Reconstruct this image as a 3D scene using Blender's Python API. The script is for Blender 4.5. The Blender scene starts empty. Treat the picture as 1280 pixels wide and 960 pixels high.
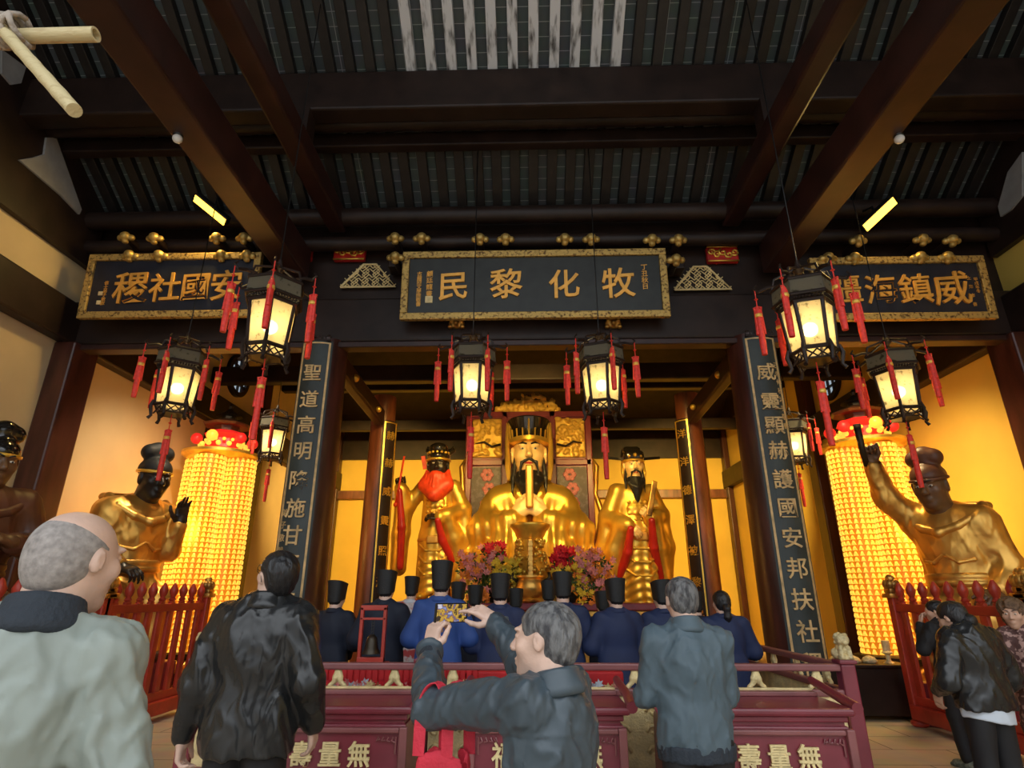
import bpy, bmesh, math, random
import numpy as np
from mathutils import Vector, Matrix, Euler
R = math.radians
random.seed(7)
sc = bpy.context.scene
COL = sc.collection

# ---------------------------------------------------------------- camera, sky, exposure
F, PITCH, YAW, EYE = 725.0, R(19.9), R(1.49), Vector((0, 0, 1.55))
cam_d = bpy.data.cameras.new('camera')
cam_d.sensor_width = 36.0
cam_d.lens = F / 1280 * 36
cam_d.clip_end = 200
cam = bpy.data.objects.new('camera', cam_d)
COL.objects.link(cam)
cam.location = EYE
cam.rotation_euler = (math.pi / 2 + PITCH, 0, YAW)
sc.camera = cam
sc.view_settings.view_transform = 'Standard'
sc.view_settings.look = 'None'
sc.view_settings.gamma = 1
sc.view_settings.use_curve_mapping = False
sc.view_settings.exposure = 0.0

W = bpy.data.worlds.new('overcast_sky')
sc.world = W
W.use_nodes = True
wn = W.node_tree
bg = wn.nodes['Background']
tc = wn.nodes.new('ShaderNodeTexCoord')
sep = wn.nodes.new('ShaderNodeSeparateXYZ')
wn.links.new(tc.outputs['Generated'], sep.inputs[0])
cr = wn.nodes.new('ShaderNodeValToRGB')
cr.color_ramp.elements[0].position = 0.0
cr.color_ramp.elements[0].color = (.30, .31, .32, 1)
cr.color_ramp.elements[1].position = 0.6
cr.color_ramp.elements[1].color = (.90, .95, 1.0, 1)
wn.links.new(sep.outputs[2], cr.inputs[0])
wn.links.new(cr.outputs[0], bg.inputs[0])
SKY = 2.6
bg.inputs[1].default_value = SKY

# lamp strengths in watts, the side ones for added fill lamps (each light is created by the builder of its lamp)
LANTERN_W, FLOOD_W, STATUE_W, SIDE_W = 13, 130, 520, 330


def frame_axes():
    r = Vector((math.cos(YAW), math.sin(YAW), 0))
    h = Vector((-math.sin(YAW), math.cos(YAW), 0))
    f = h * math.cos(PITCH) + Vector((0, 0, math.sin(PITCH)))
    u = -h * math.sin(PITCH) + Vector((0, 0, math.cos(PITCH)))
    return r, u, f


def at(px, py, Y=None, Z=None, X=None):
    """world point where the photograph's line of sight meets a plane of the hall"""
    r, u, f = frame_axes()
    d = f * F + r * (px - 640) - u * (py - 480)
    if Y is not None:
        t = (Y - EYE.y) / d.y
    elif Z is not None:
        t = (Z - EYE.z) / d.z
    else:
        t = (X - EYE.x) / d.x
    return EYE + d * t


# ---------------------------------------------------------------- materials
def mat(name, col, rough=.5, metal=0, var=0, vs=6, bump=0, bs=25, emit=0, ecol=None, coat=0, col2=None, spec=None,
        thresh=None, stretch=None, detail=4, bdist=.02):
    m = bpy.data.materials.new(name)
    m.use_nodes = True
    nt = m.node_tree
    p = nt.nodes['Principled BSDF']
    L = nt.links.new
    p.inputs['Base Color'].default_value = (*col, 1)
    p.inputs['Roughness'].default_value = rough
    p.inputs['Metallic'].default_value = metal
    if coat:
        p.inputs['Coat Weight'].default_value = coat
        p.inputs['Coat Roughness'].default_value = .12
    if spec is not None:
        p.inputs['Specular IOR Level'].default_value = spec
    t = nt.nodes.new('ShaderNodeTexCoord')
    src = t.outputs['Object']
    if stretch:
        mp = nt.nodes.new('ShaderNodeMapping')
        mp.inputs['Scale'].default_value = stretch
        L(src, mp.inputs[0])
        src = mp.outputs[0]
    if var or col2:
        n = nt.nodes.new('ShaderNodeTexNoise')
        n.inputs['Scale'].default_value = vs
        n.inputs['Detail'].default_value = detail
        L(src, n.inputs['Vector'])
        c = nt.nodes.new('ShaderNodeValToRGB')
        a, b = (thresh or (.3, .7))
        c.color_ramp.elements[0].position = a
        c.color_ramp.elements[1].position = b
        if col2:
            c.color_ramp.elements[0].color = (*col, 1)
            c.color_ramp.elements[1].color = (*col2, 1)
        else:
            c.color_ramp.elements[0].color = (*[x * (1 - var) for x in col], 1)
            c.color_ramp.elements[1].color = (*[min(1, x * (1 + var)) for x in col], 1)
        L(n.outputs['Fac'], c.inputs[0])
        L(c.outputs[0], p.inputs['Base Color'])
    if bump:
        n2 = nt.nodes.new('ShaderNodeTexNoise')
        n2.inputs['Scale'].default_value = bs
        n2.inputs['Detail'].default_value = 5
        L(src, n2.inputs['Vector'])
        b = nt.nodes.new('ShaderNodeBump')
        b.inputs['Strength'].default_value = bump
        b.inputs['Distance'].default_value = bdist
        L(n2.outputs['Fac'], b.inputs['Height'])
        L(b.outputs[0], p.inputs['Normal'])
    if emit:
        p.inputs['Emission Color'].default_value = (*(ecol or col), 1)
        p.inputs['Emission Strength'].default_value = emit
    return m


def srgb(r, g, b):
    f = lambda c: (c / 255 / 12.92) if c / 255 <= .04045 else ((c / 255 + .055) / 1.055) ** 2.4
    return (f(r), f(g), f(b))


def brick_mat(name, c1, c2, cm, bw, rh, mortar, rough, offset=.5, bump=.3):
    m = bpy.data.materials.new(name)
    m.use_nodes = True
    nt = m.node_tree
    p = nt.nodes['Principled BSDF']
    t = nt.nodes.new('ShaderNodeTexCoord')
    b = nt.nodes.new('ShaderNodeTexBrick')
    b.offset = offset
    b.inputs['Scale'].default_value = 1
    b.inputs['Brick Width'].default_value = bw
    b.inputs['Row Height'].default_value = rh
    b.inputs['Mortar Size'].default_value = mortar
    b.inputs['Color1'].default_value = (*c1, 1)
    b.inputs['Color2'].default_value = (*c2, 1)
    b.inputs['Mortar'].default_value = (*cm, 1)
    nt.links.new(t.outputs['Object'], b.inputs['Vector'])
    n = nt.nodes.new('ShaderNodeTexNoise')
    n.inputs['Scale'].default_value = 3
    n.inputs['Detail'].default_value = 6
    nt.links.new(t.outputs['Object'], n.inputs['Vector'])
    mx = nt.nodes.new('ShaderNodeMix')
    mx.data_type = 'RGBA'
    mx.blend_type = 'MULTIPLY'
    mx.inputs['Factor'].default_value = .5
    nt.links.new(b.outputs['Color'], mx.inputs['A'])
    nt.links.new(n.outputs['Color'], mx.inputs['B'])
    nt.links.new(mx.outputs['Result'], p.inputs['Base Color'])
    p.inputs['Roughness'].default_value = rough
    return m


def paper_mat(name, col, transp=.25):
    """lit silk or frosted glass of a lantern"""
    m = bpy.data.materials.new(name)
    m.use_nodes = True
    nt = m.node_tree
    nt.nodes.clear()
    o = nt.nodes.new('ShaderNodeOutputMaterial')
    d = nt.nodes.new('ShaderNodeBsdfDiffuse')
    tr = nt.nodes.new('ShaderNodeBsdfTranslucent')
    tp = nt.nodes.new('ShaderNodeBsdfTransparent')
    t = nt.nodes.new('ShaderNodeTexCoord')
    n = nt.nodes.new('ShaderNodeTexNoise')
    n.inputs['Scale'].default_value = 14
    n.inputs['Detail'].default_value = 5
    c = nt.nodes.new('ShaderNodeValToRGB')
    c.color_ramp.elements[0].position = .33
    c.color_ramp.elements[0].color = (col[0] * .35, col[1] * .35, col[2] * .3, 1)
    c.color_ramp.elements[1].position = .42
    c.color_ramp.elements[1].color = (*col, 1)
    L = nt.links.new
    L(t.outputs['Object'], n.inputs['Vector'])
    L(n.outputs['Fac'], c.inputs[0])
    L(c.outputs[0], d.inputs[0])
    L(c.outputs[0], tr.inputs[0])
    m1 = nt.nodes.new('ShaderNodeMixShader')
    m1.inputs[0].default_value = .6
    L(d.outputs[0], m1.inputs[1])
    L(tr.outputs[0], m1.inputs[2])
    m2 = nt.nodes.new('ShaderNodeMixShader')
    m2.inputs[0].default_value = transp
    L(m1.outputs[0], m2.inputs[1])
    L(tp.outputs[0], m2.inputs[2])
    L(m2.outputs[0], o.inputs[0])
    return m


def crease_mat(name, col, rough, sc_, strength):
    m = mat(name, col, rough, var=.1, vs=4)
    nt = m.node_tree
    t = nt.nodes.new('ShaderNodeTexCoord')
    n = nt.nodes.new('ShaderNodeTexNoise')
    n.noise_type = 'RIDGED_MULTIFRACTAL'
    n.normalize = True
    n.inputs['Scale'].default_value = sc_
    n.inputs['Detail'].default_value = 3
    n.inputs['Distortion'].default_value = .8
    mp = nt.nodes.new('ShaderNodeMapping')
    mp.inputs['Rotation'].default_value = (.3, .5, .2)
    mp.inputs['Scale'].default_value = (1, 1, .55)
    b = nt.nodes.new('ShaderNodeBump')
    b.inputs['Strength'].default_value = strength
    b.inputs['Distance'].default_value = .04
    nt.links.new(t.outputs['Object'], mp.inputs[0])
    nt.links.new(mp.outputs[0], n.inputs['Vector'])
    nt.links.new(n.outputs[0], b.inputs['Height'])
    nt.links.new(b.outputs[0], nt.nodes['Principled BSDF'].inputs['Normal'])
    return m


MT = dict(
    dark=mat('black_brown_lacquer', (.022, .012, .009), .46, var=.4, vs=3, bump=.12, bs=8, spec=.35),
    redbeam=mat('red_brown_lacquer', (.034, .011, .008), .45, var=.35, vs=3, bump=.1, bs=8),
    column=mat('oxblood_lacquer', (.060, .018, .013), .3, var=.4, vs=2.5, stretch=(3, 3, .6), bump=.08),
    farcolumn=mat('worn_red_lacquer', (.17, .055, .024), .32, var=.45, vs=3, stretch=(3, 3, .5), bump=.1),
    plaster=mat('cream_plaster', (.66, .52, .31), .85, var=.08, vs=1.2, bump=.1, bs=6),
    yellow=mat('yellow_plaster', (.78, .55, .11), .85, var=.06, vs=1.2, bump=.1, bs=6),
    grey=mat('grey_plaster', (.30, .30, .30), .9, var=.1),
    gold=mat('gilding', (.90, .54, .09), .36, .75, var=.25, vs=5, bump=.15, bs=18),
    oldgold=mat('worn_gilding', (.80, .45, .10), .38, .8, col2=(.16, .08, .03), vs=3.5, thresh=(.52, .72), bump=.25, bs=14),
    lettergold=mat('letter_gilding', (.86, .44, .08), .45, .35, var=.15, vs=9),
    agedgold=mat('aged_letter_gilding', (.66, .46, .21), .55, .2, var=.3, vs=9),
    knobgold=mat('dull_knob_gilding', (.50, .34, .10), .42, .6, var=.3, vs=9),
    palegold=mat('pale_gold_paint', (.84, .68, .34), .5, .10, var=.2, vs=12, bump=.4, bs=60),
    framegold=mat('gilt_fretwork', (.60, .40, .12), .42, .55, col2=(.12, .06, .02), vs=26, thresh=(.5, .66), bump=.7, bs=40),
    board=mat('black_green_board', (.016, .019, .017), .45, var=.3),
    navyboard=mat('navy_board', (.010, .013, .026), .45, var=.3),
    couplet=mat('slate_green_board', (.035, .047, .046), .5, var=.35, vs=2),
    maroon=mat('maroon_lacquer', (.22, .034, .050), .28, var=.2, vs=3, bump=.04),
    maroonrail=mat('faded_maroon_lacquer', (.25, .085, .085), .38, var=.2, vs=4),
    redfence=mat('vermilion_paint', (.42, .040, .022), .4, var=.25, vs=4, bump=.1),
    redcloth=mat('scarlet_cloth', (.55, .018, .022), .7, var=.2),
    tassel=mat('red_silk', (.78, .045, .030), .6, var=.2, vs=30),
    bead=mat('yellow_bead', (.9, .55, .1), .35, .3),
    skin=mat('skin', (.60, .36, .25), .5, var=.12, vs=14, bump=.1, bs=90),
    skinpale=mat('pale_skin', (.68, .46, .36), .48, var=.10, vs=14, bump=.1, bs=90),
    stubble=mat('cropped_grey_hair', (.30, .27, .25), .75, var=.3, vs=60, bump=.4, bs=160, bdist=.004),
    hairgrey=mat('grey_hair', (.17, .17, .17), .6, col2=(.04, .04, .045), vs=50, thresh=(.4, .65), bump=.7, bs=120, stretch=(1, 1, .35), bdist=.01),
    hairblack=mat('black_hair', (.012, .012, .014), .38, var=.4, vs=50, bump=.6, bs=120, stretch=(1, 1, .25), bdist=.01),
    hairbrown=mat('brown_curls', (.13, .07, .035), .55, var=.5, vs=40, bump=.8, bs=60),
    sage=crease_mat('sage_nylon', (.265, .305, .275), .5, 9, .6),
    leather=crease_mat('black_leather', (.017, .018, .019), .24, 4.5, .30),
    slatecloth=crease_mat('slate_nylon', (.052, .074, .092), .42, 9, .55),
    slateblue=crease_mat('blue_grey_cotton', (.080, .120, .148), .6, 8, .45),
    navycollar=mat('navy_knit', (.022, .030, .042), .8, var=.2, bump=.3, bs=80),
    black=mat('black_cloth', (.010, .010, .012), .7, var=.2),
    white=mat('pale_blue_cotton', (.62, .70, .80), .8),
    pattern=mat('floral_brown_cloth', (.10, .045, .04), .8, col2=(.45, .28, .24), vs=28, thresh=(.5, .58)),
    robedark=mat('midnight_robe', (.008, .013, .030), .75, var=.2, vs=3),
    robenavy=mat('navy_robe', (.014, .026, .085), .72, var=.2, vs=3),
    robeblue=mat('royal_blue_robe', (.026, .075, .28), .7, var=.15, vs=3),
    robered=mat('red_white_robe', (.45, .05, .05), .7, col2=(.6, .55, .55), vs=5, thresh=(.45, .5)),
    hat=mat('black_felt', (.010, .011, .012), .6, var=.2, bump=.2, bs=60),
    blackface=mat('black_lacquer_skin', (.020, .014, .011), .33, var=.3),
    brownface=mat('dark_bronze_skin', (.13, .065, .03), .4, var=.3, vs=5),
    carvinggold=mat('bright_gilt_carving', (.92, .56, .10), .42, .35, var=.2, vs=9),
    gildface=mat('gilt_skin', (.95, .66, .28), .38, .15, var=.08),
    statuered=mat('statue_red_lacquer', (.45, .02, .015), .35, var=.2),
    beardred=mat('vermilion_beard', (.72, .06, .02), .45, var=.2, vs=20),
    blackhat=mat('glossy_black_hat', (.012, .010, .008), .16, coat=.6),
    brownhat=mat('brown_leather_cap', (.11, .04, .02), .45, var=.3),
    bronze=mat('dark_bronze', (.055, .045, .032), .42, .7, var=.4, bump=.2),
    bamboo=mat('pale_bamboo', (.66, .55, .30), .5, col2=(.45, .33, .15), vs=9, thresh=(.55, .75), bump=.2, bs=30, stretch=(1, 4, 4)),
    bark=mat('rope_grey', (.35, .30, .25), .9, var=.4, bump=.8, bs=30),
    tote=mat('coral_red_canvas', (.62, .028, .055), .75, var=.12, vs=10, bump=.2, bs=90),
    phone=mat('phone_black', (.008, .008, .009), .2),
    metal=mat('dark_metal', (.05, .05, .05), .35, .9),
    whiteplastic=mat('white_plastic', (.8, .8, .78), .4),
    shoe=mat('shoe_black', (.012, .012, .012), .4),
    sneaker=mat('sneaker_grey', (.25, .28, .22), .7, col2=(.03, .04, .03), vs=25),
    stone=mat('grey_stone', (.28, .26, .23), .75, var=.25, vs=4, bump=.2),
    lion=mat('cream_gilt_lion', (.66, .55, .30), .5, .2, var=.3, vs=20, bump=.7, bs=50),
    rafter=mat('black_rafter', (.013, .010, .009), .5, var=.4, vs=8),
    rafterworn=mat('worn_white_rafter', (.62, .63, .65), .6, col2=(.05, .045, .042), vs=3, thresh=(.50, .68), stretch=(4, .9, 4), detail=9),
    tile=brick_mat('roof_boards', (.085, .105, .105), (.072, .092, .095), (.34, .37, .37), .9, .175, .005, .7, 0),
    floor=brick_mat('stone_paving', (.72, .58, .40), (.66, .52, .36), (.16, .12, .09), 1.1, .6, .008, .5),
    amber=mat('amber_lamp_niche', (.9, .5, .05), .4, emit=1.0, ecol=(1, .58, .07)),
    amberdeep=mat('amber_lamp_core', (.6, .2, .01), .4, emit=.32, ecol=(1, .34, .01)),
    redglow=mat('red_lotus_lamp', (.8, .02, .02), .4, emit=.5, ecol=(1, .03, .02)),
    orangeglow=mat('orange_lotus_lamp', (.9, .3, .02), .4, emit=2.2, ecol=(1, .30, .03)),
    bulb=mat('lamp_bulb', (1, .9, .6), .4, emit=30, ecol=(1, .80, .42)),
    flood=mat('flood_lamp_face', (1, .6, .1), .4, emit=4.5, ecol=(1, .55, .06)),
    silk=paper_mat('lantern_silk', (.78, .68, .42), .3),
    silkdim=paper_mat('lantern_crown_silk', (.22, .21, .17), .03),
    leaf=mat('leaf_green', (.06, .12, .02), .5, var=.4, vs=20),
    pink=mat('lily_pink', (.75, .28, .28), .6, var=.3, vs=30),
    orange=mat('marigold', (.85, .25, .03), .6, var=.3, vs=30),
    yellowflower=mat('chrysanthemum_yellow', (.85, .58, .04), .6, var=.3, vs=30),
    redflower=mat('poinsettia_red', (.65, .012, .03), .6, var=.3, vs=30),
    glass=mat('window_pane', (.55, .65, .72), .2, emit=.55, ecol=(.55, .68, .8)),
    painted=mat('flower_painted_board', (.035, .010, .012), .4, col2=(.10, .06, .09), vs=9, thresh=(.52, .6)),
)


# ---------------------------------------------------------------- object helpers
def tag(o, label=None, cat=None, group=None, kind=None):
    for k, v in (('label', label), ('category', cat), ('group', group), ('kind', kind)):
        if v:
            o[k] = v
    return o


def thing(name, label, cat, loc=(0, 0, 0), rz=0, group=None, scale=1):
    o = bpy.data.objects.new(name, None)
    o.empty_display_size = .1
    COL.objects.link(o)
    o.location = loc
    o.rotation_euler = (0, 0, rz)
    o.scale = (scale,) * 3
    return tag(o, label, cat, group)


def link(name, me, m, parent=None, smooth=False):
    o = bpy.data.objects.new(name, me)
    COL.objects.link(o)
    if m is not None:
        me.materials.append(MT[m] if isinstance(m, str) else m)
    if smooth:
        me.shade_smooth()
    if parent:
        o.parent = parent
    return o


def copy_tree(o, parent=None):
    c = o.copy()
    COL.objects.link(c)
    c.parent = parent
    for ch in list(o.children):
        copy_tree(ch, c)
    return c


class MB:
    def __init__(s):
        s.bm = bmesh.new()

    def add(s, verts, faces, M=None):
        vs = [s.bm.verts.new((M @ Vector(v)) if M else v) for v in verts]
        for f in faces:
            try:
                s.bm.faces.new([vs[i] for i in f])
            except ValueError:
                pass
        return vs

    def box(s, c, size, M=None, bev=0, taper=1):
        x, y, z = [q / 2 for q in size]
        cx, cy, cz = c
        t = taper
        v = [(-x, -y, -z), (x, -y, -z), (x, y, -z), (-x, y, -z), (-x * t, -y * t, z), (x * t, -y * t, z), (x * t, y * t, z), (-x * t, y * t, z)]
        v = [(a + cx, b + cy, d + cz) for a, b, d in v]
        f = [(0, 3, 2, 1), (4, 5, 6, 7), (0, 1, 5, 4), (1, 2, 6, 5), (2, 3, 7, 6), (3, 0, 4, 7)]
        vs = s.add(v, f, M)
        if bev:
            es = list({e for q in vs for e in q.link_edges})
            bmesh.ops.bevel(s.bm, geom=es, offset=bev, segments=2, affect='EDGES', profile=.5)
        return s

    def bx(s, x0, x1, y0, y1, z0, z1, bev=0):
        return s.box(((x0 + x1) / 2, (y0 + y1) / 2, (z0 + z1) / 2), (x1 - x0, y1 - y0, z1 - z0), bev=bev)

    def tube(s, pts, r, seg=10, cap=True, flat=1):
        pts = [Vector(p) for p in pts]
        n = len(pts)
        rs = r if isinstance(r, (list, tuple)) else [r] * n
        rings = []
        prev = None
        for i, p in enumerate(pts):
            t = (pts[min(i + 1, n - 1)] - pts[max(i - 1, 0)])
            if t.length < 1e-9:
                t = Vector((0, 0, 1))
            t.normalize()
            if prev is None:
                a = Vector((0, 0, 1)) if abs(t.z) < .9 else Vector((1, 0, 0))
                u = t.cross(a).normalized()
            else:
                u = (prev - t * prev.dot(t))
                u = u.normalized() if u.length > 1e-6 else t.orthogonal().normalized()
            prev = u
            w = t.cross(u)
            rings.append([s.bm.verts.new(p + (u * math.cos(2 * math.pi * k / seg) + w * math.sin(2 * math.pi * k / seg) * flat) * rs[i]) for k in range(seg)])
        for a, b in zip(rings, rings[1:]):
            for k in range(seg):
                s.bm.faces.new((a[k], a[(k + 1) % seg], b[(k + 1) % seg], b[k]))
        if cap:
            for q in (rings[0][::-1], rings[-1]):
                try:
                    s.bm.faces.new(q)
                except ValueError:
                    pass
        return s

    def lathe(s, prof, c=(0, 0, 0), seg=24, M=None, sx=1, sy=1, a0=0):
        cx, cy, cz = c
        rings = []
        for r, z in prof:
            ring = []
            for k in range(seg):
                a = a0 + 2 * math.pi * k / seg
                v = Vector((cx + r * math.cos(a) * sx, cy + r * math.sin(a) * sy, cz + z))
                ring.append(s.bm.verts.new(M @ v if M else v))
            rings.append(ring)
        for a, b in zip(rings, rings[1:]):
            for k in range(seg):
                s.bm.faces.new((a[k], a[(k + 1) % seg], b[(k + 1) % seg], b[k]))
        s.bm.faces.new(rings[0][::-1])
        s.bm.faces.new(rings[-1])
        return s

    def ball(s, c, r, seg=10, sc=(1, 1, 1)):
        n = max(4, seg // 2 + 1)
        prof = [(max(1e-4, r * math.sin(math.pi * i / n)), -r * math.cos(math.pi * i / n)) for i in range(n + 1)]
        M = Matrix.Translation(c) @ Matrix.Diagonal((*sc, 1))
        return s.lathe(prof, seg=seg, M=M)

    def prism(s, poly, o, u, v, d):
        o, u, v = Vector(o), Vector(u), Vector(v)
        n = u.cross(v).normalized() * d
        a = [s.bm.verts.new(o + u * p[0] + v * p[1]) for p in poly]
        b = [s.bm.verts.new(o + u * p[0] + v * p[1] + n) for p in poly]
        k = len(poly)
        s.bm.faces.new(a[::-1])
        s.bm.faces.new(b)
        for i in range(k):
            s.bm.faces.new((a[i], a[(i + 1) % k], b[(i + 1) % k], b[i]))
        return s

    def mesh(s, me, M):
        t = bmesh.new()
        t.from_mesh(me)
        t.transform(M)
        tmp = bpy.data.meshes.new('tmp')
        t.to_mesh(tmp)
        t.free()
        s.bm.from_mesh(tmp)
        bpy.data.meshes.remove(tmp)
        return s

    def build(s, name, m, parent=None, smooth=False, angle=None):
        bmesh.ops.recalc_face_normals(s.bm, faces=s.bm.faces)
        me = bpy.data.meshes.new(name)
        s.bm.to_mesh(me)
        s.bm.free()
        o = link(name, me, m, parent, smooth)
        if smooth and angle:
            try:
                me.set_sharp_from_angle(angle=R(angle))
            except Exception:
                pass
        return o


_glyph = {}


def glyph(ch, ext, bold):
    key = (ch, ext, bold)
    if key not in _glyph:
        c = bpy.data.curves.new('glyph', 'FONT')
        c.body = ch
        c.size = 1
        c.extrude = ext
        c.offset = bold
        c.resolution_u = 2
        c.align_x = 'CENTER'
        o = bpy.data.objects.new('glyph', c)
        COL.objects.link(o)
        bpy.context.view_layer.update()
        me = bpy.data.meshes.new_from_object(o.evaluated_get(bpy.context.evaluated_depsgraph_get()))
        bpy.data.objects.remove(o)
        xs = [v.co.x for v in me.vertices] or [0]
        ys = [v.co.y for v in me.vertices] or [0]
        me.transform(Matrix.Translation((-(min(xs) + max(xs)) / 2, -(min(ys) + max(ys)) / 2, 0)))
        _glyph[key] = me
    return _glyph[key]


def lettering(chars, m, parent, M, name='lettering', ext=.03, bold=.012, sx=1.0, shear=.08, each=False):
    """chars: (character, x, y, size) on the board's own plane; M puts the plane (x right, y up, z out) on the board"""
    if each:
        for c in chars:
            lettering([c], m, parent, M, 'character', ext, bold, sx, shear)
        return
    b = MB()
    for ch, x, y, s in chars:
        S = Matrix.Identity(4)
        S[0][1] = 0
        S[1][0] = shear
        b.mesh(glyph(ch, ext, bold), M @ Matrix.Translation((x, y, ext * s * .4)) @ Matrix.Diagonal((s * sx, s, s, 1)) @ S)
    return b.build(name, m, parent)


def struct(o):
    o['kind'] = 'structure'
    return o

# ---------------------------------------------------------------- modelled surfaces (smooth unions meshed as quads)
class SDF:
    def __init__(s, M=None):
        s.p = []
        s.M = M or Matrix.Identity(4)

    def _m(s, v):
        return np.array(s.M @ Vector(v))

    def _sc(s):
        return s.M.to_scale().x

    def cone(s, a, b, ra, rb=None, k=.02, op='add', fl=1.0):
        q = s._sc()
        rb = ra if rb is None else rb
        s.p.append(('cone', op, k * q, s._m(a), s._m(b), ra * q, rb * q, fl))
        return s

    def chain(s, pts, rs, k=.02, fl=1.0, op='add'):
        for i in range(len(pts) - 1):
            s.cone(pts[i], pts[i + 1], rs[i], rs[i + 1], k, op, fl)
        return s

    def ell(s, c, r, rot=None, k=.02, op='add'):
        q = s._sc()
        A = s.M.to_3x3().normalized() @ (Euler(rot).to_matrix() if rot else Matrix.Identity(3))
        s.p.append(('ell', op, k * q, s._m(c), np.array(r) * q, np.array(A)))
        return s

    def box(s, c, h, rot=None, rd=.01, k=.02, op='add'):
        q = s._sc()
        A = s.M.to_3x3().normalized() @ (Euler(rot).to_matrix() if rot else Matrix.Identity(3))
        s.p.append(('box', op, k * q, s._m(c), np.array(h) * q, np.array(A), rd * q))
        return s

    def torus(s, c, RR, r, rot=None, k=.02, op='add', sy=1):
        q = s._sc()
        A = s.M.to_3x3().normalized() @ (Euler(rot).to_matrix() if rot else Matrix.Identity(3))
        s.p.append(('torus', op, k * q, s._m(c), RR * q, r * q, np.array(A), sy))
        return s

    def cut(s, pt, n, k=.004):
        """keep what lies behind the plane"""
        n = s.M.to_3x3().normalized() @ Vector(n).normalized()
        s.p.append(('plane', 'cut', k * s._sc(), s._m(pt), np.array(n)))
        return s

    @staticmethod
    def ext(p):
        if p[0] == 'cone':
            r = max(p[5], p[6])
            fl = p[7]
            e = np.array([r, r * max(fl, 1e-3), r]) if fl != 1 else np.array([r, r, r])
            return np.minimum(p[3], p[4]) - e, np.maximum(p[3], p[4]) + e
        if p[0] == 'ell':
            e = np.sqrt(((p[5] * p[4]) ** 2).sum(1))
        elif p[0] == 'box':
            e = np.abs(p[5] * p[4]).sum(1)
        elif p[0] == 'torus':
            e = np.full(3, p[4] + p[5])
        return p[3] - e, p[3] + e

    @staticmethod
    def dist(p, X, Y, Z):
        if p[0] == 'cone':
            a, b, ra, rb, fl = p[3], p[4], p[5], p[6], p[7]
            f = 1 / fl
            d = b - a
            dd = d * np.array([1, f, 1])
            l2 = max(float(dd @ dd), 1e-12)
            px, py, pz = X - a[0], (Y - a[1]) * f, Z - a[2]
            t = np.clip((px * dd[0] + py * dd[1] + pz * dd[2]) / l2, 0, 1)
            e = np.sqrt((px - t * dd[0]) ** 2 + (py - t * dd[1]) ** 2 + (pz - t * dd[2]) ** 2)
            return (e - (ra + (rb - ra) * t)) * min(1, fl ** .5)
        if p[0] == 'plane':
            return (X - p[3][0]) * p[4][0] + (Y - p[3][1]) * p[4][1] + (Z - p[3][2]) * p[4][2]
        A = p[6] if p[0] == 'torus' else p[5]
        x, y, z = X - p[3][0], Y - p[3][1], Z - p[3][2]
        lx = x * A[0][0] + y * A[1][0] + z * A[2][0]
        ly = x * A[0][1] + y * A[1][1] + z * A[2][1]
        lz = x * A[0][2] + y * A[1][2] + z * A[2][2]
        if p[0] == 'ell':
            r = p[4]
            k0 = np.sqrt((lx / r[0]) ** 2 + (ly / r[1]) ** 2 + (lz / r[2]) ** 2)
            k1 = np.sqrt((lx / r[0] ** 2) ** 2 + (ly / r[1] ** 2) ** 2 + (lz / r[2] ** 2) ** 2)
            return k0 * (k0 - 1) / np.maximum(k1, 1e-9)
        if p[0] == 'box':
            h, rd = p[4], p[6]
            qx, qy, qz = np.abs(lx) - h[0] + rd, np.abs(ly) - h[1] + rd, np.abs(lz) - h[2] + rd
            return np.sqrt(np.maximum(qx, 0) ** 2 + np.maximum(qy, 0) ** 2 + np.maximum(qz, 0) ** 2) + np.minimum(np.maximum(qx, np.maximum(qy, qz)), 0) - rd
        ly = ly / p[7]
        return np.sqrt((np.sqrt(lx ** 2 + ly ** 2) - p[4]) ** 2 + lz ** 2) - p[5]

    def mesh(s, vx, disp=None):
        lo, hi = np.full(3, 1e9), np.full(3, -1e9)
        for p in s.p:
            if p[1] == 'add':
                a, b = s.ext(p)
                lo, hi = np.minimum(lo, a), np.maximum(hi, b)
        lo = lo - 4 * vx - .02
        n = np.ceil((hi + 4 * vx + .02 - lo) / vx).astype(int)
        f = np.full(n, 9.0, dtype=np.float32)
        ax = [(lo[i] + vx * np.arange(n[i])).astype(np.float32) for i in range(3)]
        for p in s.p:
            k = max(p[2], 1e-5)
            if p[1] == 'cut':
                i0, i1 = np.zeros(3, int), n
            else:
                a, b = s.ext(p)
                mg = 2 * k + 3 * vx
                i0 = np.maximum(np.floor((a - mg - lo) / vx).astype(int), 0)
                i1 = np.minimum(np.ceil((b + mg - lo) / vx).astype(int) + 1, n)
                if (i1 <= i0).any():
                    continue
            sl = tuple(slice(i0[i], i1[i]) for i in range(3))
            X = ax[0][sl[0]][:, None, None]
            Y = ax[1][sl[1]][None, :, None]
            Z = ax[2][sl[2]][None, None, :]
            d = s.dist(p, X, Y, Z)
            g = f[sl]
            if p[1] == 'add':
                h = np.clip(.5 + .5 * (g - d) / k, 0, 1)
                f[sl] = g + (d - g) * h - k * h * (1 - h)
            else:
                d = -d if p[1] == 'sub' else d
                h = np.clip(.5 - .5 * (g - d) / k, 0, 1)
                f[sl] = g + (d - g) * h + k * h * (1 - h)
        if disp:
            m = np.abs(f) < .12
            ii = np.nonzero(m)
            P = np.stack([ax[i][ii[i]] for i in range(3)], 1)
            f[m] += disp(P).astype(np.float32)
        return surface(f, lo, vx)


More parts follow.
